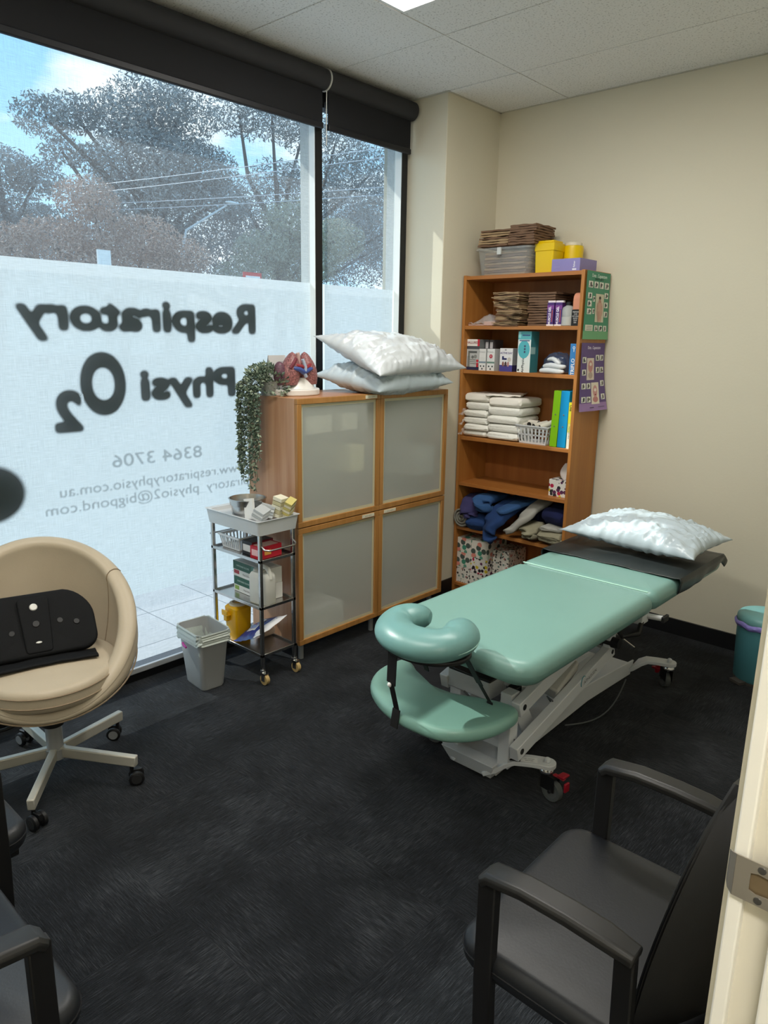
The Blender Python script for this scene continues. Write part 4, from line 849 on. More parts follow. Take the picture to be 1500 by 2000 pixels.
def dP(b, w, d, h):
    tx(b, w, d, h, 'fisher', .80, .55, .014, '#e6e4ef', rot=PI/2*1, off=.0003); fr(b, w, d, h, .74, .88, .10, .22, '#e6e4ef'); tx(b, w, d, h, 'gloves', .2, .4, .012, '#9f97c4')
    fr(b, w, d, h, .45, .55, .0, 1, '#8078ad', .0008, 't')
lav = flat('#8a82b8', .5)
carton('glove_box', 'lavender cardboard box on top of the bookcase at the right end', 'box', -2.035, -1.875, 3.52, 3.70, z, z+.064, lav, dP)
# ================================================================ frosted glass cabinet
CX, CY0, CY1, CZ0, CZ1 = -2.445, 2.127, 3.215, .10, 1.256
t = thing('cabinet', 'wide cherry wood cabinet with four frosted glass doors', 'cabinet', (-2.80, CY0, 0))
D_ = .335; Wc = CY1-CY0
b = MB(); b.box(0, D_, 0, .018, CZ0, CZ1); b.build('side_panel', cab_side, t, bevel=.001)
b = MB(); b.box(0, D_, Wc-.018, Wc, CZ0, CZ1); b.build('side_panel', cab_side, t, bevel=.001)
b = MB(); b.box(0, D_, .018, Wc-.018, CZ1-.018, CZ1); b.build('top_panel', wood('cherry_laminate_top', srgb('#a5673b'), srgb('#bd8556'), 1, 1, .35), t, bevel=.001)
b = MB(); b.box(0, D_, .018, Wc-.018, CZ0, CZ0+.018); b.box(0, D_-.01, .018, Wc-.018, .655, .675); b.box(0, D_-.01, Wc/2-.009, Wc/2+.009, CZ0, CZ1); b.build('inner_shelf', cab_side, t)
b = MB(); b.box(0, .006, .01, Wc-.01, CZ0, CZ1); b.build('back_panel', flat('#9a7a58'), t)
for y in (.05, Wc-.05, Wc/2):
    for x in (.05, D_-.03):
        b = MB(); b.cyl((x, y, 0), (x, y, CZ0), .013, n=14); b.build('leg', silver_m, t)
frg = fabric_screen('frosted_cabinet_glass', .10, (.30, .32, .31), (.20, .21, .205), 0)
gp, gnt, gb = newmat('acid_etched_glass'); gb.inputs['Base Color'].default_value = (.60, .64, .60, 1); gb.inputs['Roughness'].default_value = .32; gb.inputs['Specular IOR Level'].default_value = .6; gb.inputs['Alpha'].default_value = .42
rimg = mat('clear_glass_rim', srgb('#c0bb9f'), .4)
def door(y0, y1, z0, z1, tagpos):
    x0, x1 = D_+.001, D_+.020
    b = MB(); w = .026
    b.box(x0, x1, y0, y1, z0, z0+w); b.box(x0, x1, y0, y1, z1-w, z1); b.box(x0, x1, y0, y0+w, z0+w, z1-w); b.box(x0, x1, y1-w, y1, z0+w, z1-w)
    d = b.build('door', cab_frame, t, bevel=.002)
    b = MB(); b.use(gp); b.box(x0+.005, x0+.009, y0+w, y1-w, z0+w, z1-w); b.use(rimg)
    g = .014; e = x0+.0095
    b.box(x0+.009, e, y0+w, y1-w, z0+w, z0+w+g); b.box(x0+.009, e, y0+w, y1-w, z1-w-g, z1-w); b.box(x0+.009, e, y0+w, y0+w+g, z0+w+g, z1-w-g); b.box(x0+.009, e, y1-w-g, y1-w, z0+w+g, z1-w-g)
    b.build('frosted_pane', None, d)
    if tagpos:
        ya, yb2, zt = tagpos; b = MB(); b.use(flat('#d9d3bd')); b.box(x1, x1+.003, ya, yb2, zt-.010, zt+.006); b.use(flat('#77705c')); b.text('physio supplies', .008, Matrix(((0, 0, 1, x1+.0034), (1, 0, 0, (ya+yb2)/2), (0, 1, 0, zt-.002), (0, 0, 0, 1))), extrude=0)
        b.build('door_label', None, d)
h = Wc/2
door(0, h-.0015, .668, CZ1, (h-.11, h-.03, CZ1-.010)); door(h+.0015, Wc, .668, CZ1, None)
door(0, h-.0015, CZ0-.01, .664, (h-.125, h-.040, .655)); door(h+.0015, Wc, CZ0-.01, .664, (h+.035, h+.125, .655))
# contents dimly visible behind the doors
def cont(label, y0, y1, z0, z1, c, x0=.02, x1=.28): 
    o = carton('stored_box', label, 'box', -2.80+x0, -2.80+x1, CY0+y0, CY0+y1, z0, z1, c, None, 'things stored behind the frosted doors'); o['label'] = label
cont('pale box shape behind the upper left frosted door, on the left', .08, .24, 1.09, 1.17, '#d8d6c8', .1, .325)
cont('pale box shape behind the upper left frosted door, on the right', .30, .41, 1.09, 1.17, '#d8d6c8', .1, .325)
cont('cream box shape low behind the upper left frosted door', .36, .46, .88, 1.01, '#e6dfb4', .1, .325)
cont('white bundle at the bottom of the lower left frosted door', .05, .32, .119, .23, '#f1efe8', .1, .325)
cont('grey box shape behind the upper right frosted door', .86, 1.02, .80, .95, '#c3c8c6', .1, .325)
# ================================================================ pillows in plastic covers
pil_m = mat('pillow_plastic', srgb('#bccad3'), .27, spec=.55, bump=.45, bscale=20, stretch=(1, 2.2, 1))
pil_w = mat('pillow_plastic_white', srgb('#c9cfd4'), .28, spec=.55, bump=.45, bscale=18, stretch=(1, 2.2, 1))
def pillow(label, corners, thick, ma, seed, sag=0., group='pillows in shiny plastic covers', base=0.):
    """corners: 4 world points (u,v)=(0,0),(1,0),(1,1),(0,1); puffed, creased cushion between them"""
    c = [Vector(p) for p in corners]; cen = sum(c, Vector())/4
    nrm = (c[1]-c[0]).cross(c[3]-c[0]).normalized(); N_ = 96
    b = MB()
    def pt(u, v, sgn):
        # pull the sides inward between the corners
        uu = u*2-1; vv = v*2-1
        pu = 1-.10*(1-vv*vv)*abs(uu)**3; pv = 1-.13*(1-uu*uu)*abs(vv)**3
        uu2 = uu*pu; vv2 = vv*pv; U = (uu2+1)/2; V = (vv2+1)/2
        p = c[0]*(1-U)*(1-V)+c[1]*U*(1-V)+c[2]*U*V+c[3]*(1-U)*V
        e = max(0, (1-uu**2))**.55*max(0, (1-vv**2))**.55
        # creases radiating from the seams
        w = 0.
        ru = nz(uu*2.2+seed, vv*11+seed*3, 1)*abs(uu)**1.2+nz(uu*11+seed, vv*2.2, 7)*abs(vv)**1.2
        rg = lambda q: 1-abs(q)*2
        w += .020*ru*min(1, e*2.2)+.012*nz(uu*5+seed, vv*5, 13)*e+.0075*rg(nz(uu*9+seed+2*nz(uu*3, vv*3, 5), vv*4.5, 3))*min(1, e*2)+.0022*rg(nz(uu*17+seed, vv*6+3*nz(uu*4, vv*4, 9), 6))*min(1, e*2.5)
        hgt = thick*(e*(.58 if sgn > 0 else .38))
        return p+nrm*(sgn*hgt+w*(1 if sgn > 0 else .6))-Vector((0, 0, sag*(uu*uu+vv*vv)*.5))+nrm*base
    b.grid(lambda u, v: pt(u, v, 1), N_, 64); b.grid(lambda u, v: pt(1-u, v, -1), N_, 64)
    o = b.build('pillow', ma, ang=70)
    # weld the seam
    bm = bmesh.new(); bm.from_mesh(o.data); bmesh.ops.remove_doubles(bm, verts=bm.verts, dist=.0012); bm.to_mesh(o.data); bm.free()
    me = o.data; me.shade_smooth()
    me.update()
    return tag(o, label, 'pillow', group)
pillow('lower white plastic covered pillow lying on the frosted glass cabinet', [(-2.37, 2.57, 1.232), (-2.38, 3.17, 1.258), (-2.76, 3.20, 1.300), (-2.74, 2.47, 1.300)], .185, pil_m, 2.3, base=.040)
pillow('upper white plastic covered pillow, topmost on the frosted glass cabinet', [(-2.35, 2.55, 1.325), (-2.35, 3.24, 1.350), (-2.74, 3.20, 1.440), (-2.76, 2.50, 1.505)], .190, pil_w, 7.1, base=.024)
# ================================================================ lung model, card, hanging plant
t = thing('anatomical_model', 'speckled pink lung model on a white base on the cabinet', 'model', (-2.62, 2.285, 1.256))
lung_m = mat('speckled_lung', srgb('#8a5a5a'), .45, var=.75, vscale=170)
b = MB(); b.prism([(.075*math.cos(a)*(1+.12*math.cos(2*a)), .128*math.sin(a)*(1+.05*math.cos(3*a))) for a in [2*PI*i/40 for i in range(40)]], .0, .030); 
b.build('base', flat('#dcdad6', .35), t, bevel=.006, seg=3)
b = MB(); b.grid(lambda u, v: (.045*math.cos(2*PI*u)*(1-.75*v)+.015*v, .010+.085*math.sin(2*PI*u)*(1-.55*v)+.03*v, .028+.052*v), 24, 8, wu=True); b.build('base_mound', flat('#e2e0dc', .35), t)
def lobe(cy, sgn, h, w):
    def f(u, v):
        z_ = v; k = math.sin(PI*min(1, .10+.90*(1-v)**.75))**.62 if v < 1 else 0; k = max(.0, (1-v**2.6))**.5*(.72+.28*math.sin(PI*v)); a = 2*PI*u
        notch = 1-.22*max(0, math.cos(a-(PI if sgn > 0 else 0)-PI/2*sgn*0))*max(0, 1-abs(v-.45)*3)
        return (.048*k*math.cos(a)+.0, cy+sgn*.012*(1-v)+w*k*math.sin(a)*(1-.25*v)-sgn*.012*v, .048+h*v)
    return f
b = MB(); b.grid(lobe(-.044, -1, .150, .062), 26, 18, wu=True); b.build('left_lobe', lung_m, t)
b = MB(); b.grid(lobe(.054, 1, .150, .060), 26, 18, wu=True); b.build('right_lobe', lung_m, t)
b = MB(); b.ball((-.005, -.105, .100), (.028, .030, .055), 16); b.build('side_lobe', mat('plum_lung', srgb('#5f3f4d'), .5, var=.5, vscale=150), t)
b = MB(); b.use(flat('#3d4f8e', .35)); b.tube([(.035, -.055, .125), (.048, -.03, .120), (.046, .0, .105), (.046, .03, .118), (.036, .055, .122)], [.010, .011, .013, .011, .008], 10); b.use(flat('#8e2f35', .35)); b.tube([(.030, -.045, .140), (.044, -.01, .132), (.044, .02, .128), (.032, .05, .140)], .0085, 10)
b.use(flat('#a9b4c8', .35)); b.tube([(.046, -.01, .165), (.050, .005, .13), (.050, .0, .10), (.048, .01, .085)], .008, 10); b.use(flat('#6f2e39', .4)); b.tube([(.03, -.035, .165), (.04, -.06, .145), (.035, -.075, .125)], .008, 8); b.build('vessels', None, t)
b = MB(); b.tube([(0, .005, .13), (.0, .004, .18), (0, .0, .192)], .010, 12); b.build('windpipe', flat('#c4a7a0'), t)
t = thing('desk_calendar', 'white desk calendar card standing behind the lung model', 'calendar', (-2.755, 2.225, 1.256))
b = MB(); b.use(flat('#c9c8c8')); b.bar((.01, .055, 0), (-.012, .055, .175), .11, .003, (1, 0, 0)) if 0 else b.add([(.012, 0, 0), (.012, .105, 0), (-.006, .105, .178), (-.006, 0, .178)], [(0, 1, 2, 3)]); b.add([(-.045, 0, 0), (-.045, .105, 0), (-.007, .105, .178), (-.007, 0, .178)], [(0, 3, 2, 1)])
b.use(flat('#7c7c80')); b.add([(.0045, .012, .090), (.0045, .05, .090), (.0041, .05, .094), (.0041, .012, .094)], [(0, 1, 2, 3)])
for k in range(4): b.add([(.0135-.0182*k/1.0*.1, .06, .12+.009*k), (.0135-.0182*k*.1, .095, .12+.009*k), (.0133-.0182*k*.1, .095, .122+.009*k), (.0133-.0182*k*.1, .06, .122+.009*k)], [(0, 1, 2, 3)])
b.build('card', None, t, smooth=False, solid=.001)
t = thing('hanging_plant', 'trailing grey green string plant hanging down the cabinet end', 'plant', (-2.665, 2.150, 1.256))
b = MB(); b.lathe([(0, .001), (.035, .001), (.046, .062), (.048, .066), (.040, .064), (.0, .056)], n=22); b.build('pot', flat('#8c8f8a', .6), t)
leaf_m = mat('trailing_leaf', srgb('#5d6f60'), .5, var=.35, vscale=60); leaf_l = mat('pale_leaf', srgb('#99a68f'), .5, var=.25, vscale=60); stem_m = flat('#4b5545')
b = MB(); rnd = random.Random(11)
def leaf(p, d, s_):
    d = d.normalized(); u = d.cross(Vector((rnd.gauss(0, 1), rnd.gauss(0, 1), rnd.gauss(0, 1)))).normalized()*s_*.34; n_ = d.cross(u).normalized()*s_*.12
    b.add([p, p+d*s_*.45+u+n_, p+d*s_, p+d*s_*.45-u+n_, p+d*s_*.5-n_], [(0, 1, 4), (1, 2, 4), (2, 3, 4), (3, 0, 4)])
strands = []
for i in range(36):
    a = rnd.uniform(0, 2*PI); L_ = rnd.choice([.12, .2, .28, .34, .40]) if i > 6 else [.45, .49, .43, .47, .40, .36, .38][i]
    out = rnd.uniform(.05, .085)
    tx_ = rnd.uniform(-.115, .045) if i > 6 else [-.05, -.03, -.10, .0, -.075, -.11, -.065][i]
    pts = [Vector((.02*math.cos(a), .02*math.sin(a), .06)), Vector((tx_*.6, -.03, .105+.03*rnd.random())), Vector((tx_, -.075-rnd.uniform(0, .03), .05))]
    z_ = .05
    while z_ > .05-L_: z_ -= .035; pts.append(Vector((tx_+.012*nz(z_*9, i), -.080-rnd.uniform(0, .025), z_)))
    strands.append(pts)
sb = MB()
for pts in strands:
    sb.tube(pts, .0012, 4)
    for k in range(len(pts)-1):
        for q in range(5):
            p = pts[k].lerp(pts[k+1], q/7); d = Vector((rnd.gauss(0, 1), rnd.gauss(0, 1)-.5, rnd.gauss(-.6, .6))); b.use(leaf_m if rnd.random() < .72 else leaf_l); leaf(p, d, rnd.uniform(.013, .022))
for i in range(430):
    th = rnd.uniform(0, 2*PI); ph = rnd.uniform(0, PI*.62); p = Vector((.098*math.sin(ph)*math.cos(th)*1.15-.012, .090*math.sin(ph)*math.sin(th)-.012, .045+.088*math.cos(ph))); b.use(leaf_m if rnd.random() < .65 else leaf_l); leaf(p*rnd.uniform(.75, 1.05), p-Vector((0, 0, .03))+Vector((rnd.gauss(0, .03), rnd.gauss(0, .03), rnd.gauss(0, .03))), rnd.uniform(.016, .027))
b.build('foliage', None, t, smooth=False); sb.build('stems', stem_m, t)
# ================================================================ steel trolley
TX0, TX1, TY0, TY1 = -2.765, -2.405, 1.872, 2.072
t = thing('trolley', 'stainless steel four tier trolley with white top tray beside the cabinet', 'trolley', (0, 0, 0))
t.location = ((TX0+TX1)/2, (TY0+TY1)/2, 0); w, d = TX1-TX0, TY1-TY0
for sx in (-1, 1):
    for sy in (-1, 1):
        x, y = sx*(w/2-.008), sy*(d/2-.008)
        b = MB(); b.box(x-.008, x+.008, y-.008, y+.008, .065, .70); b.build('leg', steel, t, bevel=.003)
        ct = MB(); ct.use(chrome); ct.lathe([(0, .066), (.013, .066), (.014, .058), (.012, .052), (.0, .052)], (x, y, 0), 16); ct.box(x+.002, x+.026, y-.013, y-.010, .018, .056); ct.box(x+.002, x+.026, y+.010, y+.013, .018, .056); ct.box(x-.01, x+.026, y-.013, y+.013, .052, .057)
        c_ = ct.build('caster', None, t)
        b = MB(); b.use(flat('#b99f6a', .5)); b.cyl((x+.014, y-.009, .0245), (x+.014, y+.009, .0245), .024, n=24); b.use(chrome); b.cyl((x+.014, y-.012, .0245), (x+.014, y+.012, .0245), .006, n=12); b.build('wheel', None, c_)
def tray(z, ma, dep=.012, ex=0.):
    b = MB(); b.box(-w/2+.006, w/2-.006, -d/2+.006, d/2-.006, z, z+.003)
    for (a0, a1, c0, c1) in ((-w/2, w/2, -d/2, -d/2+.006), (-w/2, w/2, d/2-.006, d/2), (-w/2, -w/2+.006, -d/2, d/2), (w/2-.006, w/2, -d/2, d/2)): b.box(a0, a1, c0, c1, z-.002, z+dep)
    return b.build('tray', ma, t, bevel=.002)
tray(.128, steel); tray(.352, steel); tray(.566, steel)
wt = mat('translucent_white_tray', srgb('#c9cdd0'), .35)
e = .022
bm_ = MB()
o_ = lambda k, zz: [(x, y, zz) for x, y in rrect(-w/2-k, w/2+k, -d/2-k, d/2+k, .014, 3)]
A, B_, C_, D2_, E_ = o_(.006, .690), o_(.014, .752), o_(.020, .755), o_(.0, .752), o_(-.006, .735)
n = len(A); bm_.add(A+B_+C_, [(k*n+i, k*n+(i+1) % n, (k+1)*n+(i+1) % n, (k+1)*n+i) for k in range(2) for i in range(n)])
bm_.add(C_+D2_+E_, [(k*n+i, k*n+(i+1) % n, (k+1)*n+(i+1) % n, (k+1)*n+i) for k in range(2) for i in range(n)]+[tuple(range(2*n, 3*n))]); bm_.add(A, [tuple(range(n-1, -1, -1))])
bm_.build('top_tray', wt, t, bevel=.001)
for sx in (-1, 1):
    x = sx*(w/2-.004); b = MB(); b.tube([(x, -d/2+.012, .640), (x+sx*.022, -d/2+.012, .628), (x+sx*.034, -d/2+.030, .624), (x+sx*.034, 0, .624), (x+sx*.034, d/2-.030, .624), (x+sx*.022, d/2-.012, .628), (x, d/2-.012, .640)], .0042, 10); b.build('push_handle', steel, t)
ZT = .737
tcx, tcy = (TX0+TX1)/2, (TY0+TY1)/2
t = thing('steel_bowl', 'stainless steel bowl in the top tray of the trolley', 'bowl', (tcx-.005, 1.955, ZT))
b = MB(); b.lathe([(0, .0), (.064, .0), (.070, .005), (.073, .050), (.079, .053), (.082, .078), (.086, .080), (.080, .081), (.075, .054), (.069, .050), (.064, .008), (0, .006)], n=40); b.build('body', steel, t)
b = MB(); b.box(.0, .055, -.035, .03, .03, .046, T(-.02, 0, 0) @ RZ(.4)); b.build('inner_box', flat('#b9b2a4'), t)
def stk(label, x, y, z, w, d, h, rx, ry, rz, n, col, col2):
    b = MB()
    for i in range(n): b.use(flat(col if i % 2 == 0 else col2, .6)); b.box(-w/2+rnd.uniform(-.002, .002), w/2, -d/2, d/2+rnd.uniform(-.003, .003), h*i/n, h*(i+.85)/n)
    o = b.build('test_packet', None, smooth=False); o.location = (x, y, z); o.rotation_euler = (rx, ry, rz); return tag(o, label, 'packet', 'small packets in the top tray')
stk('white upright packet leaning on the steel bowl', tcx+.075, 1.908, ZT+.004, .042, .020, .105, -.20, -.20, .3, 1, '#dfe0e0', '#c9caca')
stk('white bundle of packets at the front centre of the top tray', tcx+.115, 1.925, ZT+.012, .052, .06, .052, .2, .45, .4, 4, '#d6d8da', '#b3b8bb')
stk('pale bundle of packets behind the front centre bundle', tcx+.105, 1.965, ZT+.012, .060, .055, .055, -.1, .3, .9, 4, '#cfd4d6', '#b0b6ba')
stk('cream upright stack of packets at the back right of the top tray', tcx+.135, 2.015, ZT+.012, .046, .055, .092, .0, .22, .2, 5, '#e3dfc9', '#c2bb96')
stk('yellow edged fanned packets at the right corner of the top tray', tcx+.158, 2.045, ZT+.014, .034, .05, .085, .35, .40, .5, 6, '#e2dcc4', '#c9bc72')
Z56 = .5695
basket('basket', 'small white slotted basket on the second trolley shelf', tcx-.085, 1.975, Z56+.001, .15, .14, .062, .0, white_pl, None, (9, 7), 1)
def dK(b, w, d, h): fr(b, w, d, h, .1, .9, .25, .75, '#d8d6d4'); fr(b, w, d, h, .0, 1, .0, 1, '#6e1a26', .0006, 'r')
carton('box', 'black and dark red box on the second trolley shelf beside the basket', 'box', tcx+.005, tcx+.075, 1.91, 2.03, Z56+.001, Z56+.062, '#26262a', dK)
def dR(b, w, d, h):
    fr(b, w, d, h, .15, .85, .25, .75, '#e6b7ba'); fr(b, w, d, h, .1, .9, .1, .9, '#d9b5a8', .0008, 't'); fr(b, w, d, h, .2, .5, .3, .7, '#dda24c', .0008, 'r')
carton('box', 'bright red box at the right of the second trolley shelf', 'box', tcx+.082, tcx+.148, 1.895, 2.02, Z56+.001, Z56+.056, '#b5182c', dR, None, .05)
Z34 = .3555
def dG(b, w, d, h):
    fr(b, w, d, h, 0, 1, .45, 1, '#2c5b4c'); fr(b, w, d, h, .62, 1, .45, 1, '#4f7f73', .0008); tx(b, w, d, h, 'DISPOSABLE GLOVES', .33, .72, .011, '#cfe0d8', sx=.95); fr(b, w, d, h, .80, 1.0, .30, .78, '#171a1a', .0009); tx(b, w, d, h, 'NITRILE', .90, .54, .010, '#d7dcd9', sx=.7, e=.0016)
    tx(b, w, d, h, 'Medi-Glove', .45, .22, .013, '#6a5c5c', sx=.95)
def dG1(b, w, d, h): dG(b, w, d, h); fr(b, w, d, h, .03, .2, .16, .40, '#b03a45', .0009); fr(b, w, d, h, .1, .9, .1, .9, '#b9bdbd', .0006, 't')
def dG2(b, w, d, h): dG(b, w, d, h); fr(b, w, d, h, .03, .17, .12, .38, '#8fae5a', .0009)
gb2 = carton('glove_box', 'green and white glove box, lower of the two on the trolley', 'box', tcx-.115, tcx+.115, 1.945, 2.050, Z34+.001, Z34+.074, '#e2e2de', dG2, None, -.03)
gb1 = carton('glove_box', 'green and white glove box, upper of the two on the trolley', 'box', tcx-.118, tcx+.112, 1.945, 2.050, Z34+.0755, Z34+.148, '#e2e2de', dG1, None, -.03)
t = thing('tissue', 'crumpled tissue sticking out of the upper glove box', 'tissue', (tcx+.02, 1.985, Z34+.148)); tissue(t, 0, 0, .001, .036)
t = thing('jerry_can', 'translucent white jerry can with a moulded handle on the trolley', 'jerry can', (tcx+.113, 1.935, Z34+.001), .12)
frost2 = mat('milky_plastic', (.80, .80, .75), .32, trans=.25, ior=1.2)
b = MB(); P0 = rrect(-.055, .055, -.035, .035, .014, 4)
ring = lambda k, zz, ox=0.: [(x*k+ox, y*k, zz) for x, y in P0]; n = len(P0)
R_ = [ring(.94, .0), ring(1, .006), ring(1, .120), ring(.97, .132), ring(.85, .142), ring(.80, .144)]
b.add(sum(R_, []), [(k*n+i, k*n+(i+1) % n, (k+1)*n+(i+1) % n, (k+1)*n+i) for k in range(5) for i in range(n)]+[tuple(range(n-1, -1, -1)), tuple(range(5*n, 6*n))]); b.build('body', frost2, t)
b = MB(); b.tube([(-.012, 0, .138), (-.006, 0, .160), (.014, 0, .172), (.036, 0, .165), (.047, 0, .142), (.049, 0, .120)], [(.011, .011)]*6, 12); b.build('handle', frost2, t)
b = MB(); b.lathe([(.016, .138), (.016, .152), (.013, .154), (0, .154)], (-.034, 0, 0), 20); b.build('neck', frost2, t)
b = MB(); b.prism([(x*.985, y*.985) for x, y in P0], .002, .030); b.build('liquid', mat('straw_liquid', (.72, .70, .50), .25, alpha=.5), t)
Z12 = .1315
t = thing('sharps_container', 'yellow sharps container with a round white opening on the lowest trolley shelf', 'container', (tcx-.075, 1.935, Z12))
yel2 = mat('deep_yellow', srgb('#dba404'), .35)
b = MB(); P0 = rrect(-.048, .048, -.045, .045, .012, 4); n = len(P0); R_ = [ring(.86, .0), ring(.90, .008), ring(1.0, .150), ring(1.0, .158), ring(.8, .168), ring(.52, .170)]
b.add(sum(R_, []), [(k*n+i, k*n+(i+1) % n, (k+1)*n+(i+1) % n, (k+1)*n+i) for k in range(5) for i in range(n)]+[tuple(range(n-1, -1, -1)), tuple(range(5*n, 6*n))]); b.build('body', yel2, t)
b = MB(); b.box(-.040, .005, -.066, -.040, .122, .130); b.box(-.040, .005, -.066, -.060, .130, .150); b.box(-.030, -.005, -.062, -.042, .095, .125); b.build('latch_handle', yel2, t, bevel=.004)
b = MB(); b.lathe([(.036, .166), (.040, .168), (.040, .176), (.030, .180), (.026, .180), (.022, .170), (0, .169)], n=28); b.build('opening_ring', flat('#d7c9ae'), t)
t = thing('cardboard_roll', 'pale round roll end behind the yellow container on the trolley', 'roll', (tcx+.01, 2.025, Z12)); b = MB(); b.cyl((-.01, -.02, .036), (-.01, .04, .036), .035, n=28); b.build('body', flat('#b9a291', .7), t); b = MB(); b.cyl((-.01, -.0205, .036), (-.01, -.018, .036), .013, n=18); b.build('core', flat('#cfc4b4', .7), t)
t = thing('wipes_packet', 'blue and white wipes packet slumped on the lowest trolley shelf', 'packet', (tcx+.070, 1.955, Z12), -.15); t.scale = (1.12, 1.05, 1.2)
blu = flat('#1c3a8c', .3); wht = mat('glossy_white_film', srgb('#dcdde0'), .25, bump=.5, bscale=60)
def wp(sgn):
    def f(u, v):
        x = -.095+.19*u; y = -.085+.155*v; e = (math.sin(PI*u)**.5)*(math.sin(PI*v)**.6); lift = .075*u**1.3+.055*v**1.4
        return (x+.003*nz(u*9, v*9), y+.004*nz(u*6, v*9, 4), .006+lift+(sgn*.034*e if sgn > 0 else -.004*e)+.004*nz(u*8, v*8, 2))
    return f
b = MB(); b.use(blu); b.grid(wp(1), 20, 14); b.use(wht); b.grid(lambda u, v: wp(-1)(1-u, v), 20, 14)
b.use(wht); b.grid(lambda u, v: Vector(wp(1)(.30+.36*u, .22+.42*v))+Vector((0, 0, .0022)), 6, 6); b.use(flat('#8fa3cf')); b.grid(lambda u, v: Vector(wp(1)(.34+.28*u, .28+.30*v))+Vector((0, 0, .0034)), 6, 6); b.use(flat('#cc4455')); b.grid(lambda u, v: Vector(wp(1)(.46+.05*u, .40+.07*v))+Vector((0, 0, .0046)), 3, 3)
b.use(wht); b.grid(lambda u, v: Vector(wp(1)(.82+.18*u, v))+Vector((0.004, 0, .0024)), 6, 8); b.build('packet_body', None, t)
# ================================================================ grey wastebasket
t = thing('waste_bin', 'grey rectangular waste bin with a white liner beside the trolley', 'bin', (-2.605, 1.705, 0), -.09)
gp_ = mat('grey_plastic', srgb('#a3a5a5'), .42, bump=.05, bscale=300)
b = MB(); n = 24
def rr(w, d, z, r=.022): return [(x, y, z) for x, y in rrect(-w/2, w/2, -d/2, d/2, r, 5)]
Lr = [rr(.150, .105, .002), rr(.156, .112, .010), rr(.205, .150, .262, .026), rr(.212, .158, .266, .028), rr(.212, .158, .272, .028), rr(.203, .149, .272, .026), rr(.150, .105, .012)]
n = len(Lr[0]); b.add(sum(Lr, []), [(k*n+i, k*n+(i+1) % n, (k+1)*n+(i+1) % n, (k+1)*n+i) for k in range(len(Lr)-1) for i in range(n)]+[tuple(range(n-1, -1, -1)), tuple(range((len(Lr)-1)*n, len(Lr)*n))]); b.build('bucket', gp_, t)
liner_m = mat('bin_liner', srgb('#cdd6cf'), .35, alpha=.82, bump=.7, bscale=50)
b = MB(); m_ = 72
def lin(u, v):
    # v 0 outside bottom edge -> .45 rim -> 1 inside bottom
    P_ = rrect(-1, 1, -1, 1, .25, 18); i = int(u*len(P_)) % len(P_); x, y = P_[i]
    if v < .45: k = v/.45; z = .205+.072*k+.012*math.sin(u*5)*(1-k); w_, d_ = .103+.004*(1-k)+.0030*k, .077+.004*(1-k)+.003*k; q = .0018*math.sin(v*60+5*math.sin(u*9+v*4))+.005*nz(u*16, v*8)
    else: k = (v-.45)/.55; z = .277-.12*k; w_, d_ = .104-.020*k, .078-.016*k; q = .010*k*nz(u*14, v*6, 5)
    return (x*(w_+q), y*(d_+q), z+.004*nz(u*16, v*3, 8)-(.010 if v < .45 else 0)*math.cos(u*2*PI)*(1-min(1, v/.45)))
b.grid(lin, 96, 22, wu=True); b.build('liner', liner_m, t)
b = MB(); b.tube([(-.035, -.0835, .205), (-.02, -.085, .197), (.0, -.0855, .194)], [.0055, .0062, .005], 8); b.build('liner_tie', flat('#b8489a'), t)
# ================================================================ teal pedal bin
t = thing('pedal_bin', 'round teal pedal bin with purple liner near the back wall', 'bin', (-.800, 3.50, 0))
tb_ = mat('teal_plastic', srgb('#4f8a93'), .42)
b = MB(); b.lathe([(0, .012), (.098, .012), (.104, .02), (.114, .27), (.114, .285), (0, .285)], n=44); b.build('bucket', tb_, t)
b = MB(); b.lathe([(.116, .289), (.118, .292), (.117, .312), (.108, .325), (.085, .333), (0, .335)], n=44); b.build('lid', mat('pale_teal_plastic', srgb('#6fa4a6'), .4), t)
b = MB(); b.grid(lambda u, v: ((.119+.007*math.sin(v*PI)+.003*nz(u*50, v*3))*math.cos(2*PI*u), (.119+.007*math.sin(v*PI)+.003*nz(u*50, v*3))*math.sin(2*PI*u), .268+.026*v+.003*math.sin(u*60)), 110, 7, wu=True); b.build('liner', mat('lilac_liner', srgb('#8f86d2'), .4, bump=.5, bscale=80), t)
b = MB(); b.lathe([(0, .0), (.100, .0), (.102, .012), (0, .012)], n=36); b.box(-.03, .03, -.135, -.09, .004, .016, RZ(-.5)); b.build('pedal', flat('#4a4643', .5), t)
# ================================================================ treatment couch
t = thing('massage_table', 'mint green adjustable massage table on a grey lift frame', 'massage table', (-1.285, 2.5, 0))
ox, oy = -1.285, 2.5
def W2(x0, x1, y0, y1): return (x0-ox, x1-ox, y0-oy, y1-oy)
X0, X1 = -1.585-ox, -.978-ox
def sec(name, y0, y1, rs, ma, z0=.517, z1=.599, cr=.005):
    b = MB(); b.cushion(rrect(X0, X1, y0-oy, y1-oy, rs, 7), z0, z1, .040, crown=cr); return b.build(name, ma, t)
sec('main_cushion', 1.722, 2.625, (.115, .085, .044, .044), teal)
sec('middle_cushion', 2.630, 3.385, (.044, .044, .055, .055), teal)
b = MB()
for (y0, y1) in ((2.612, 2.618),): b.box(X0+.03, X1-.03, y0-oy, y1-oy, .598, .6035)
b.build('seam_welt', flat('#a4cdbd'), t, bevel=.002)
b = MB(); 
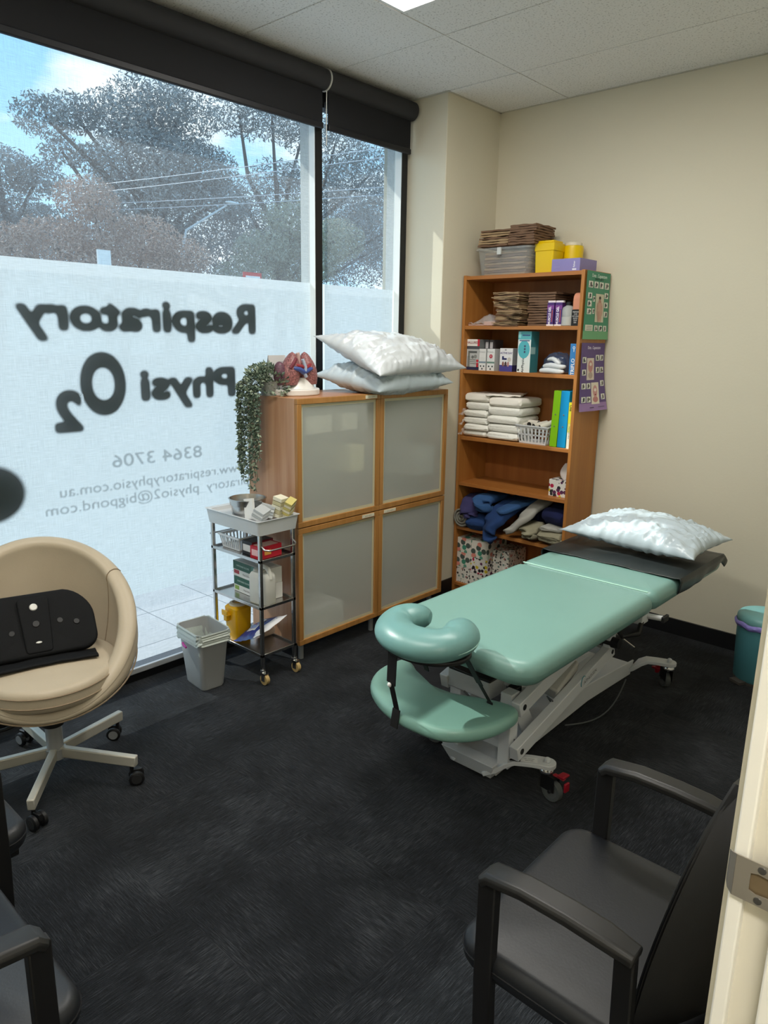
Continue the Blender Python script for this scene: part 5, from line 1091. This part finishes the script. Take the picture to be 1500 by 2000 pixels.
def sheet(u, v):
    y = 2.835-oy+(3.395-2.835)*v; s = u*2-1; W_ = (X1-X0)/2+.006; arc = abs(s)
    if arc < .80: x = (X0+X1)/2+s/.80*W_; z = .606+.003*nz(s*4, v*5)+.0035*abs(nz(s*7, v*2.2, 4))
    else: k = (arc-.80)/.20; x = (X0+X1)/2+math.copysign(W_+.006+.004*nz(v*6, s, 2)*k*2-.010*k*k, s); z = .604-.052*k*(1+.25*math.sin(v*4+.5))+.003*nz(v*5, s, 7)*k
    if v > .93: z -= (v-.93)/.07*.03
    return (x, y+.006*nz(s*5, v, 3), z)
b.grid(sheet, 60, 30); b.build('vinyl_sheet', blackvinyl, t, solid=.002)
# under boards and lift frame
b = MB(); b.box(X0+.06, X1-.06, 1.78-oy, 2.58-oy, .508, .520); b.box(X0+.06, X1-.06, 2.67-oy, 3.33-oy, .508, .520); b.build('deck', flat('#7fa59a'), t)
xr, xl = -1.135-ox, -1.435-ox
def beam(name, p, q, w, h, ma=grey_steel, bevel=.003, up=(0, 0, 1)):
    b = MB(); b.bar(p, q, w, h, up); return b.build(name, ma, t, bevel=bevel)
# lower lift arms and upper lift arms, parallel linkage
pivL, pivLe = (1.950-oy, .178), (2.600-oy, .330); pivU, pivUe = (1.948-oy, .342), (2.590-oy, .494)
for x in (xr, xl):
    for (p, q, nm) in ((pivL, pivLe, 'lower_arm'), (pivU, pivUe, 'upper_arm')):
        o = beam(nm, (x, p[0]-.025, p[1]-.006), (x, q[0]+.02, q[1]+.005), .034, .052)
        b = MB(); b.cyl((x-.0185, p[0], p[1]), (x+.0185, p[0], p[1]), .0105, n=18); b.build('pivot_cap', plastic_black, o)
        b = MB(); b.cyl((x-.0185, q[0], q[1]), (x+.0185, q[0], q[1]), .0095, n=18); b.build('pivot_cap', plastic_black, o)
b = MB(); b.use(flat('#1d1d20')); b.text('ATHLEGEN', .020, Matrix(((0, 0, 1, xr+.0176), (.974, -.228, 0, 2.42-oy), (.228, .974, 0, .288), (0, 0, 0, 1))), extrude=0)
b.use(flat('#3b8f9a')); b.tube([(xr+.0182, 2.365-oy+.018*math.cos(a), .282+.026*math.sin(a)) for a in [1.0+2.6*i/10 for i in range(11)]], .0016, 6); b.build('maker_mark', None, t)
beam('cross_tube', (xl, pivL[0], pivL[1]), (xr, pivL[0], pivL[1]), .030, .030)
beam('cross_tube', (xl, pivLe[0]-.02, pivLe[1]), (xr, pivLe[0]-.02, pivLe[1]), .030, .030)
beam('cross_tube', (xl, 2.30-oy, .258), (xr, 2.30-oy, .258), .055, .020)
beam('cross_tube', (xl, pivU[0]+.10, pivU[1]+.022), (xr, pivU[0]+.10, pivU[1]+.022), .060, .024)
# top frame under the deck
for x in (xr+.01, xl-.01): beam('top_rail', (x, 1.88-oy, .486), (x, 3.25-oy, .486), .030, .040)
for y in (2.02, 2.585, 3.20): beam('top_cross_rail', (xl-.01, y-oy, .484), (xr+.01, y-oy, .484), .040, .030)
for x in (xr, xl): beam('upper_post', (x, 2.60-oy, .315), (x, 2.60-oy, .495), .030, .05, up=(0, 1, 0))
# base channel with flared caster arms
xb0, xb1 = -1.395-ox, -1.215-ox
b = MB()
side = [(1.945-oy, .045), (1.935-oy, .105), (2.25-oy, .150), (2.62-oy, .150), (3.06-oy, .112), (3.03-oy, .052), (2.62-oy, .075), (2.2-oy, .060)]
M_ = Matrix(((0, 0, 1, 0), (1, 0, 0, 0), (0, 1, 0, 0), (0, 0, 0, 1)))
b.prism(side, xb0-.004, xb0+.004, M_); b.prism(side, xb1-.004, xb1+.004, M_); b.box(xb0, xb1, 1.91-oy, 3.05-oy, .088, .098); y_ = 1.893-oy; b.add([(xb0-.020, y_, .108), (xb1+.020, y_, .108), (xb1-.004, y_+.030, .042), (xb0+.004, y_+.030, .042), (xb0-.020, y_+.055, .108), (xb1+.020, y_+.055, .108), (xb1-.004, y_+.055, .042), (xb0+.004, y_+.055, .042)], [(3, 2, 1, 0), (4, 5, 6, 7), (0, 1, 5, 4), (2, 3, 7, 6), (1, 2, 6, 5), (0, 4, 7, 3)])
b.build('base_channel', grey_steel, t, bevel=.002, solid=0)
beam('front_post', (xl+.045, 1.955-oy, .10), (xl+.045, 1.955-oy, .375), .045, .05, up=(0, 1, 0)); beam('front_post', (xr-.045, 1.955-oy, .10), (xr-.045, 1.955-oy, .375), .045, .05, up=(0, 1, 0))
beam('gusset_plate', (xr-.05, 2.00-oy, .33), (xr-.05, 2.13-oy, .13), .008, .07)
b = MB(); b.box(xl+.015, xr-.11, 1.925-oy, 2.035-oy, .325, .392); b.build('motor_box', flat('#b5b8ba'), t, bevel=.004); b = MB(); b.box(xl+.020, xr-.105, 1.920-oy, 2.035-oy, .3925, .404); b.build('motor_cover', plastic_black, t, bevel=.004)
b = MB(); b.box(xr-.075, xr-.040, 1.985-oy, 2.075-oy, .355, .375); b.build('switch_box', plastic_black, t, bevel=.003)
b = MB(); b.tube([(0-.02, 2.06-oy, .15), (-.02, 2.42-oy, .38)], .020, 16); b.tube([(-.02, 2.05-oy, .145), (-.02, 2.18-oy, .228)], .030, 16); b.build('lift_motor', flat('#8c8f92', .4), t)
b = MB(); b.box(-.045, .04, -.085, .085, -.028, .028, T(xr-.060, 2.315-oy, .30) @ RXm(.42) @ RYm(.25)); b.build('control_box', flat('#b9b8b2', .45), t, bevel=.008)
b = MB(); b.tube([(xr-.02, 2.17-oy, .235), (xr-.01, 2.19-oy, .262), (xr-.05, 2.22-oy, .255), (xr-.02, 2.23-oy, .215)], .003, 6); b.tube([(xr-.02, 1.96-oy, .20), (xl+.09, 1.92-oy, .33)], .003, 6); b.tube([(xb1+.02+.035*math.sin(PI*k/14), (2.95-.55*k/14)-oy, .06-.045*math.sin(PI*k/14)) for k in range(15)], .003, 6); b.build('cable', flat('#55585a'), t)
b = MB(); b.tube([(xr-.0, 2.63-oy, .375), (xr+.03, 2.62-oy, .48)], .004, 8); b.tube([(xr-.02, 2.60-oy, .43), (xr+.07, 2.68-oy, .34)], .003, 8); b.build('release_rod', steel, t)
b = MB(); b.cyl((xr-.02, 2.595-oy, .372), (xr+.045, 2.595-oy, .372), .022, n=18); b.build('knob', plastic_black, t)
b = MB(); b.box(X1-.075, X1-.035, 2.60-oy, 2.66-oy, .47, .535); b.cyl((X1-.045, 2.65-oy, .495), (X1+.02, 2.665-oy, .495), .011, n=14); b.build('hinge_bracket', grey_steel, t, bevel=.003); b = MB(); b.box(X1+.018, X1+.030, 2.645-oy, 2.695-oy, .483, .507); b.build('lever_grip', plastic_black, t, bevel=.003)
b = MB(); b.tube([(X1-.12, 2.50-oy, .50), (X1-.06, 2.49-oy, .45), (X1-.03, 2.56-oy, .45), (X1-.05, 2.64-oy, .49)], .010, 10); b.build('bracket_arm', plastic_black, t)
cast_pos = [(-1.578, 2.030, xb0, 1.93, -1), (-1.060, 2.022, xb1, 1.925, 1), (-1.578, 3.100, xb0, 3.03, -1), (-1.070, 3.110, xb1, 3.03, 1)]
for i, (cx, cy, bx, by, sg) in enumerate(cast_pos):
    x, y = cx-ox, cy-oy; yy = by-oy
    b = MB(); pts = [(bx-sg*.03, yy+.01, .055), (bx+sg*.012, yy+.012, .085), (bx+sg*.035, yy+.025, .112), (bx+sg*.06, yy+.04, .126), (x-sg*.045, y-.025 if i < 2 else y-.02, .126), (x, y, .124)]
    b.tube(pts, [(.028, .008)]*5+[(.030, .008)], prof=[(-1, -1), (-.6, -1), (.6, -1), (1, -1), (1, 1), (-1, 1)]); b.lathe([(0, -.008), (.030, -.008), (.030, .008), (0, .008)], (x, y, .124), 26); b.lathe([(0, .008), (.010, .008), (.010, .020), (.006, .024), (0, .024)], (x, y, .124), 12)
    a_ = b.build('caster_arm', grey_steel, t, bevel=.002)
    if i == 1:
        def arm_dec(y0_, y1_, w_, c, z_): return None
        p = Vector(pts[3]); q = Vector(pts[4]); dd = (q-p).normalized(); Mx = Matrix(((dd.x, -dd.y, 0, (p.x+q.x)/2+.012), (dd.y, dd.x, 0, (p.y+q.y)/2-.004), (0, 0, 1, .1362), (0, 0, 0, 1)))
        b = MB(); b.use(flat('#161618')); b.add([(-.055, -.016, 0), (-.018, -.016, 0), (-.018, .016, 0), (-.055, .016, 0)], [(0, 1, 2, 3)], Mx); b.use(flat('#e4e5e5')); b.add([(-.016, -.016, 0), (.040, -.016, 0), (.040, .016, 0), (-.016, .016, 0)], [(0, 1, 2, 3)], Mx)
        b.use(flat('#e8e8e8')); b.text('uf', .016, Mx @ T(-.037, 0, .0006), extrude=0); b.use(flat('#55585c')); b.text('LIFT SYSTEM', .0085, Mx @ T(.012, .004, .0006), extrude=0, sx=.75); b.text('SERVICED', .0085, Mx @ T(.012, -.006, .0006), extrude=0, sx=.75); b.build('sticker', None, a_)
    rz = [.2, -.15, .4, 2.4][i]
    Mc = T(x, y, 0) @ RZ(rz)
    b = MB(); b.M = Mc; b.lathe([(0, .116), (.020, .116), (.026, .108), (.026, .098), (.020, .092), (0, .092)], n=26); c_ = b.build('caster', chrome, t)
    b = MB(); b.M = Mc; b.use(plastic_black); b.box(-.012, .045, -.017, -.014, .040, .094); b.box(-.012, .045, .014, .017, .040, .094); b.box(-.012, .045, -.017, .017, .088, .094); b.build('fork', None, c_, bevel=.002)
    b = MB(); b.M = Mc; b.use(grey_rubber); b.lathe([(.026, -.012), (.036, -.012), (.038, -.009), (.038, .009), (.036, .012), (.026, .012)], n=36, M=T(.028, 0, .039) @ RXm(PI/2)); b.use(flat('#5d6062')); b.lathe([(0, -.0115), (.027, -.0115), (.027, .0115), (0, .0115)], n=28, M=T(.028, 0, .039) @ RXm(PI/2)); b.use(chrome); b.lathe([(0, -.019), (.006, -.019), (.006, .019), (0, .019)], n=12, M=T(.028, 0, .039) @ RXm(PI/2)); b.build('wheel', None, c_)
    if i in (1, 3):
        b = MB(); b.M = Mc
        if i == 1: b.box(.070, .098, -.017, .017, .098, .106, RYm(-.15)); b.box(.080, .088, -.012, .012, .062, .094); b.box(.03, .075, -.008, .008, .098, .103)
        else: b.box(.055, .100, -.020, .020, .078, .090, RYm(.30)); b.box(.078, .092, -.018, .018, .040, .080)
        b.build('brake_pedal', red_pl, c_, bevel=.003)
    else:
        b = MB(); b.M = Mc; b.box(.06, .09, -.014, .014, .090, .098); b.build('brake_pedal', plastic_black, c_, bevel=.003)
# arm shelf (crescent) and face cradle
cr_ = [(-1.640, 1.905), (-1.640, 1.800), (-1.590, 1.705), (-1.500, 1.640), (-1.400, 1.605), (-1.300, 1.600), (-1.215, 1.615), (-1.150, 1.665), (-1.108, 1.740), (-1.094, 1.825), (-1.100, 1.880), (-1.130, 1.908), (-1.185, 1.905), (-1.255, 1.880), (-1.335, 1.845), (-1.430, 1.845), (-1.520, 1.885), (-1.580, 1.925), (-1.620, 1.930)]
def smooth_loop(pts, k=4):
    n = len(pts); out = []
    for i in range(n):
        p0, p1, p2, p3 = [Vector((*pts[(i+j-1) % n], 0)) for j in range(4)]
        for q in range(k):
            u = q/k; v = .5*((2*p1)+(p2-p0)*u+(2*p0-5*p1+4*p2-p3)*u*u+(3*p1-p0-3*p2+p3)*u**3); out.append((v.x, v.y))
    return out
crl = [(x-ox, y-oy) for x, y in smooth_loop(cr_)]
b = MB(); b.cushion(crl, .312, .362, .022, crown=.004); b.build('arm_rest_cushion', teal2, t)
b = MB(); b.cushion([(-.075+(x+.075)*.86, -.745+(y+.745)*.80) for x, y in crl], .300, .311, .002); b.build('arm_rest_board', plastic_black, t)
# horseshoe
hx, hy = -1.292-ox, 1.635-oy
path = []
for i in range(29):
    a = math.radians(62+(-304)*i/28) if 0 else math.radians(68-316*i/28)
    path.append((hx+.112*math.cos(a), hy+.082*math.sin(a), .655+.010*math.sin(a)))
rad = [(.058+.006*math.sin(PI*i/28), .044) for i in range(29)]
rad[0] = (.024, .018); rad[1] = (.044, .034); rad[2] = (.054, .040); rad[-1] = (.024, .018); rad[-2] = (.044, .034); rad[-3] = (.054, .040)
b = MB(); b.tube(path, rad, 22, up=(0, 0, 1))
# slightly pleated vinyl
for i, v in enumerate(b.v):
    a = math.atan2(v[1]-hy, v[0]-hx); b.v[i] = (v[0], v[1], v[2]+.0015*math.sin(a*30))
b.build('face_cradle_cushion', teal3, t, sub=1)
b = MB(); b.tube([(p[0], p[1], .648+.010*(p[1]-hy)/.085+.0) for p in [(hx+.171*math.cos(a)+0, hy+.133*math.sin(a)+0) for a in [math.radians(58-296*i/30) for i in range(31)]]], .0022, 6); b.build('piping', flat('#9cc6bd'), t)
b = MB(); 
pl = [(hx+.150*math.cos(a), hy+.115*math.sin(a)) for a in [2*PI*i/32 for i in range(32)]]; b.prism(pl, .596, .610); b.build('cradle_plate', plastic_black, t, bevel=.004)
b = MB(); b.tube([(hx-.08, hy+.02, .590), (hx-.08, 1.80-oy, .575), (xl+.02, 1.95-oy, .50)], .010, 10); b.tube([(hx+.09, hy+.02, .590), (hx+.09, 1.80-oy, .575), (xr-.02, 1.95-oy, .50)], .010, 10); b.tube([(hx-.10, hy-.02, .588), (hx+.12, hy-.02, .588)], .009, 8); b.build('cradle_fork', plastic_black, t)
strap = mat('black_webbing', (.008, .008, .009), .7)
# front strap: cradle plate down round the front edge of the arm rest
b = MB(); b.bar((hx-.045, hy-.105, .600), (hx-.075, hy-.075, .480), .036, .004, (0, -1, 0)); b.bar((hx-.075, hy-.075, .480), (hx-.085, hy-.035, .374), .021, .004, (0, -1, 0)); b.bar((hx-.085, hy-.035, .374), (hx-.088, hy-.043, .312), .030, .005, (0, -1, 0)); o = b.build('front_strap', strap, t, bevel=.001)
b = MB(); b.ball((hx-.076, hy-.082, .478), (.008, .005, .008), 14); b.build('strap_button', flat('#d8d8d6', .3), o)
b = MB(); b.bar((hx+.135, hy+.02, .600), (hx+.115, hy+.13, .470), .026, .003, (0, -1, 0)); b.bar((hx+.115, hy+.13, .470), (hx+.10, hy+.215, .372), .016, .003, (0, -1, 0)); b.bar((hx+.10, hy+.215, .372), (hx+.10, hy+.225, .330), .022, .004, (0, -1, 0)); b.build('side_strap', strap, t, bevel=.001)
b = MB(); b.bar((hx-.095, hy+.06, .600), (hx-.105, hy+.14, .44), .02, .004, (0, -1, 0)); b.build('rear_strap', strap, t, bevel=.001)
pillow('pale blue plastic covered pillow on the head end of the massage table', [(-1.600, 2.985, .668), (-.965, 2.955, .662), (-.925, 3.300, .690), (-1.500, 3.400, .690)], .150, pil_m, 4.7, base=.0, group='pillows in shiny plastic covers')
# ================================================================ cream tub chair
CXc, CYc = -2.375, .935
t = thing('swivel_chair', 'cream leather tub chair on a five star wheeled base', 'chair', (CXc, CYc, 0), math.radians(-21.6))
# local +X = facing direction
def rimz(ph):    # ph 0 front .. pi back
    c_ = (1-math.cos(ph))/2; return .350+.428*min(1, c_**.95)
def rimr(ph): return .252+.042*(1-math.cos(ph))/2
b = MB()
def shell(u, v):
    ph = 2*PI*u-PI; zr = rimz(ph); R = rimr(ph)
    # v: 0 bottom centre outside -> .5 rim -> 1 inside bottom
    if v <= .5:
        k = v/.5; z0 = .312; z = z0+(zr-z0)*k**1.5; r = .085+(R+.012-.085)*math.sin(min(1, k*1.02)*PI/2)**.75
        bulge = .020*math.sin(PI*k); r += bulge
    else:
        k = (v-.5)/.5; zi = .385; z = zr-(zr-zi)*k; r = (R-.045)-(R-.045-.205)*k**1.4+.012*math.sin(PI*k)
    if v == .5: z += .012
    return (r*math.cos(ph)*1.0-.01, r*math.sin(ph)*1.04, z)
vs_ = [0, .08, .16, .24, .31, .38, .44, .48]
def ringfn(u, j):
    ph = 2*PI*u-PI; zr = rimz(ph); R = rimr(ph); th = .031
    if j < 8: return shell(u, vs_[j])
    if j < 15:   # rounded rim
        a = PI*(j-8)/6; rc = R-.014; return ((rc+th*math.cos(a)*1.0)*math.cos(ph)-.01, (rc+th*math.cos(a))*math.sin(ph)*1.04, zr-.006+th*.9*math.sin(a))
    k = (j-15)/7; zi = min(.38, zr-.02); z = zr-.02-(zr-.02-zi)*k; r = (R-.042)-(R-.042-.200)*k**1.6+.006*math.sin(PI*k)
    return (r*math.cos(ph)-.01, r*math.sin(ph)*1.04, z)
b.grid(lambda u, v: ringfn(u, round(v*22)), 72, 23, wu=True); b.add([ringfn(i/72, 0) for i in range(72)], [tuple(range(71, -1, -1))])
b.build('shell', cream_leather, t, sub=1)
b = MB(); b.tube([(ringfn(i/60, 4)[0]*1.012, ringfn(i/60, 4)[1]*1.012, ringfn(i/60, 4)[2]+.0) for i in range(60)], .0030, 6, closed=True)
for sy in (-1, 1):
    ph = sy*math.radians(118); u = (ph+PI)/(2*PI); pts = [Vector(ringfn(u+.0, j)) for j in range(9, 22)]; b.tube([p+Vector((-math.cos(ph)*.001, -math.sin(ph)*.001, .001)) for p in pts], .0017, 5)
b.build('piping', tan_pipe, t)
b = MB(); sr = [( (.236+.016*math.cos(a))*math.cos(a)+.024, .228*math.sin(a)) for a in [2*PI*i/48 for i in range(48)]]; b.cushion(sr, .372, .452, .026, crown=.012); b.build('seat_cushion', cream_leather, t)
b = MB(); b.tube([(x*1.003, y*1.003, .430) for x, y in sr], .0026, 6, closed=True); b.tube([(x*1.003, y*1.003, .398) for x, y in sr], .0026, 6, closed=True); b.build('seat_piping', tan_pipe, t)
b = MB(); b.box(-.08, .08, -.08, .08, .284, .314); b.build('mount_plate', plastic_black, t, bevel=.005); b = MB(); b.cyl((0, 0, .20), (0, 0, .286), .036, n=24); b.build('column_cover', plastic_black, t)
b = MB(); b.cyl((0, 0, .105), (0, 0, .21), .0275, n=28); b.cyl((0, 0, .075), (0, 0, .112), .034, n=28); b.build('column', silver_m, t)
b = MB(); b.tube([(.02, -.02, .262), (.06, -.14, .245), (.055, -.17, .24)], .006, 8); b.build('height_lever', plastic_black, t)
rot0 = math.radians(21.6)
for k in range(5):
    a = math.radians(-38+72*k)+rot0-0.0; ca, sa = math.cos(a), math.sin(a)
    b = MB(); b.bar((.02*ca, .02*sa, .098), (.300*ca, .300*sa, .098-.010), .024, .038); lg = b.build('leg', base_ivory, t, bevel=.004)
    cx, cy = .280*ca, .280*sa; tw = a+[.9, .5, 2.2, .3, 1.4][k]
    Mc = T(cx, cy, 0) @ RZ(tw)
    ct = MB(); ct.M = Mc; ct.cyl((0, 0, .045), (0, 0, .075), .007, n=10); ct.box(-.006, .034, -.006, .006, .03, .055); c_ = ct.build('caster', plastic_black, lg, bevel=.002)
    for sy in (-1, 1):
        wh = MB(); wh.M = Mc; wh.use(plastic_black); wh.lathe([(0, -.008), (.021, -.008), (.0255, -.005), (.0255, .005), (.021, .008), (0, .008)], n=26, M=T(.014, sy*.016, .0255) @ RXm(PI/2)); wh.use(flat('#8e9092', .4)) if k in (2, 3) else wh.use(flat('#2a2a2b', .4)); wh.lathe([(0, -.0088), (.017, -.0088), (.017, .0088), (0, .0088)], n=22, M=T(.014, sy*.016, .0255) @ RXm(PI/2)); wh.build('wheel', None, c_)
# black posture cushion resting in the tub chair
t = thing('posture_cushion', 'black padded posture support resting in the cream tub chair', 'cushion', (CXc-.035, CYc-.012, .462), math.radians(-16))
pc = mat('black_neoprene', (.0035, .004, .005), .75, spec=.25, bump=.1, bscale=200)
b = MB(); PO = rrect(-.185, .185, 0, .205, (.055, .055, .085, .085), 8); PO = [(x+.0*y, y-.022*(1-(x/.185)**2)*(1 if y > .1 else -.3)*-1) for x, y in PO]
b.cushion(PO, 0, .030, .013, crown=.004)
TL = math.radians(52)
def bend(v):
    x, y, z = v; curl = .55*x*x
    # y -> up the tilted back, x -> sideways (local Y), z -> towards front
    return (-.02+curl*1.6-y*math.cos(TL)+z*math.sin(TL)+.07, x, y*math.sin(TL)+z*math.cos(TL)*1.0+.004)
b.v = [bend(v) for v in b.v]; b.build('pad', pc, t)
b = MB(); b.cushion(rrect(-.045, .045, -.0, .195, .012, 3), .030, .044, .006, crown=.001); b.v = [bend((v[0]*(1.0+.25*v[1]/.2)*.9, v[1], v[2])) for v in b.v]; b.build('centre_panel', pc, t)
def snap(x, y, r, col, name='snap', ry=None):
    b = MB(); b.use(col); b.lathe([(0, .003), (r*.8, .003), (r, 0)], (x, y, .0445 if abs(x) < .04 else .032), 16); b.v = [bend((v[0], y+(v[1]-y)*(ry or 1), v[2])) for v in b.v]; b.build(name, None, t)
snap(0, .160, .013, flat('#cfcdc8', .3), 'silver_snap'); snap(0, .035, .010, flat('#d9d9d4', .3), 'white_snap', .4); snap(0, .100, .013, plastic_black); snap(.075, .105, .011, plastic_black); snap(.125, .095, .011, plastic_black); snap(-.075, .085, .011, plastic_black); snap(-.125, .070, .011, plastic_black)
b = MB(); b.grid(lambda u, v: Vector((.075+.065*u*1.0+.0, -.17+.34*v, .004+.006*math.sin(PI*v)+.004*nz(v*5, u*3))), 8, 20); b.build('lower_flap', pc, t, solid=.007)
# ================================================================ visitor chairs
def visitor(label, loc, rz):
    """local +X = front"""
    t = thing('visitor_chair', label, 'chair', loc, rz, 'black leatherette visitor chairs')
    b = MB(); b.cushion(rrect(-.215, .225, -.228, .228, (.05, .055, .055, .05), 6), .395, .455, .024, crown=.006); s_ = b.build('seat', leather_black, t)
    b = MB(); b.tube([(x, y, .4285) for x, y in rrect(-.2155, .2255, -.2285, .2285, .055, 6)], .0016, 5, closed=True); b.build('stitching', flat('#15161a'), s_)
    b = MB(); b.box(-.20, .20, -.20, .20, .375, .394); b.build('seat_pan', plastic_black, t, bevel=.004)
    for sy in (-1, 1):
        y = sy*.225
        b = MB(); pts = [(.195, y, .652), (.195, y, .60), (.178, y, .42), (.165, y, .0)]
        b.tube([(.140, y, .0), (.152, y, .40), (.152, y, .614)], [(.011, .018)]*3, prof=[(-1, -1), (1, -1), (1, 1), (-1, 1)], up=(1, 0, 0)); b.build('front_leg', plastic_black, t, bevel=.003)
        b = MB(); b.tube([(-.235, y, .0), (-.135, y, .30), (-.100, y, .45), (-.095, y, .622)], [(.011, .016)]*4, prof=[(-1, -1), (1, -1), (1, 1), (-1, 1)], up=(1, 0, 0)); b.build('rear_leg', plastic_black, t, bevel=.003)
        b = MB(); b.tube([(.160, y, .612), (.146, y, .626), (.08, y, .636), (.0, y, .637), (-.06, y, .634), (-.112, y, .626)], [(.024, .009), (.026, .010), (.026, .010), (.0255, .010), (.0255, .010), (.020, .010)], prof=[(-1, -1), (1, -1), (1, .3), (.7, 1), (-.7, 1), (-1, .3)], up=(0, 0, 1)); b.build('armrest', arm_black, t, bevel=.003)
    # back: curved padded shell with a plastic outer cover
    def back(o, sgn):
        def f(u, v):
            s = u*2-1; k = 1-max(0, (v-.25)/.75)**2.1; w = .222*(.93+.07*min(1, v*2.5))*max(0, k)**.5; x = -.188-.055*v+.090*s*s+o*(1-abs(s)**8)*(max(0, 1-abs(v*2-1)**10)); z = .465+.365*v
            return (x, w*s, z)
        return f
    b = MB(); b.grid(back(.034, 1), 24, 16); b.grid(lambda u, v: back(.0, 1)(1-u, v), 24, 16); b.build('backrest', leather_black, t)
    b = MB(); b.grid(lambda u, v: Vector(back(-.004, 1)(1-u, v))-Vector((.004, 0, 0)), 24, 16); b.grid(lambda u, v: Vector(back(-.016, 1)(1-u, v))-Vector((.008, 0, 0)), 24, 16); b.build('back_shell', plastic_black, t)
    return t
visitor('black visitor chair with worn armrests beside the door jamb at lower right', (-.430, 1.160, 0), PI)
visitor('black visitor chair cropped at the lower left corner of the view', (-1.235, .190, 0), PI/2)
visitor('black visitor chair almost out of frame, only a dark post at the left edge', (-1.748, .310, 0), PI/2)
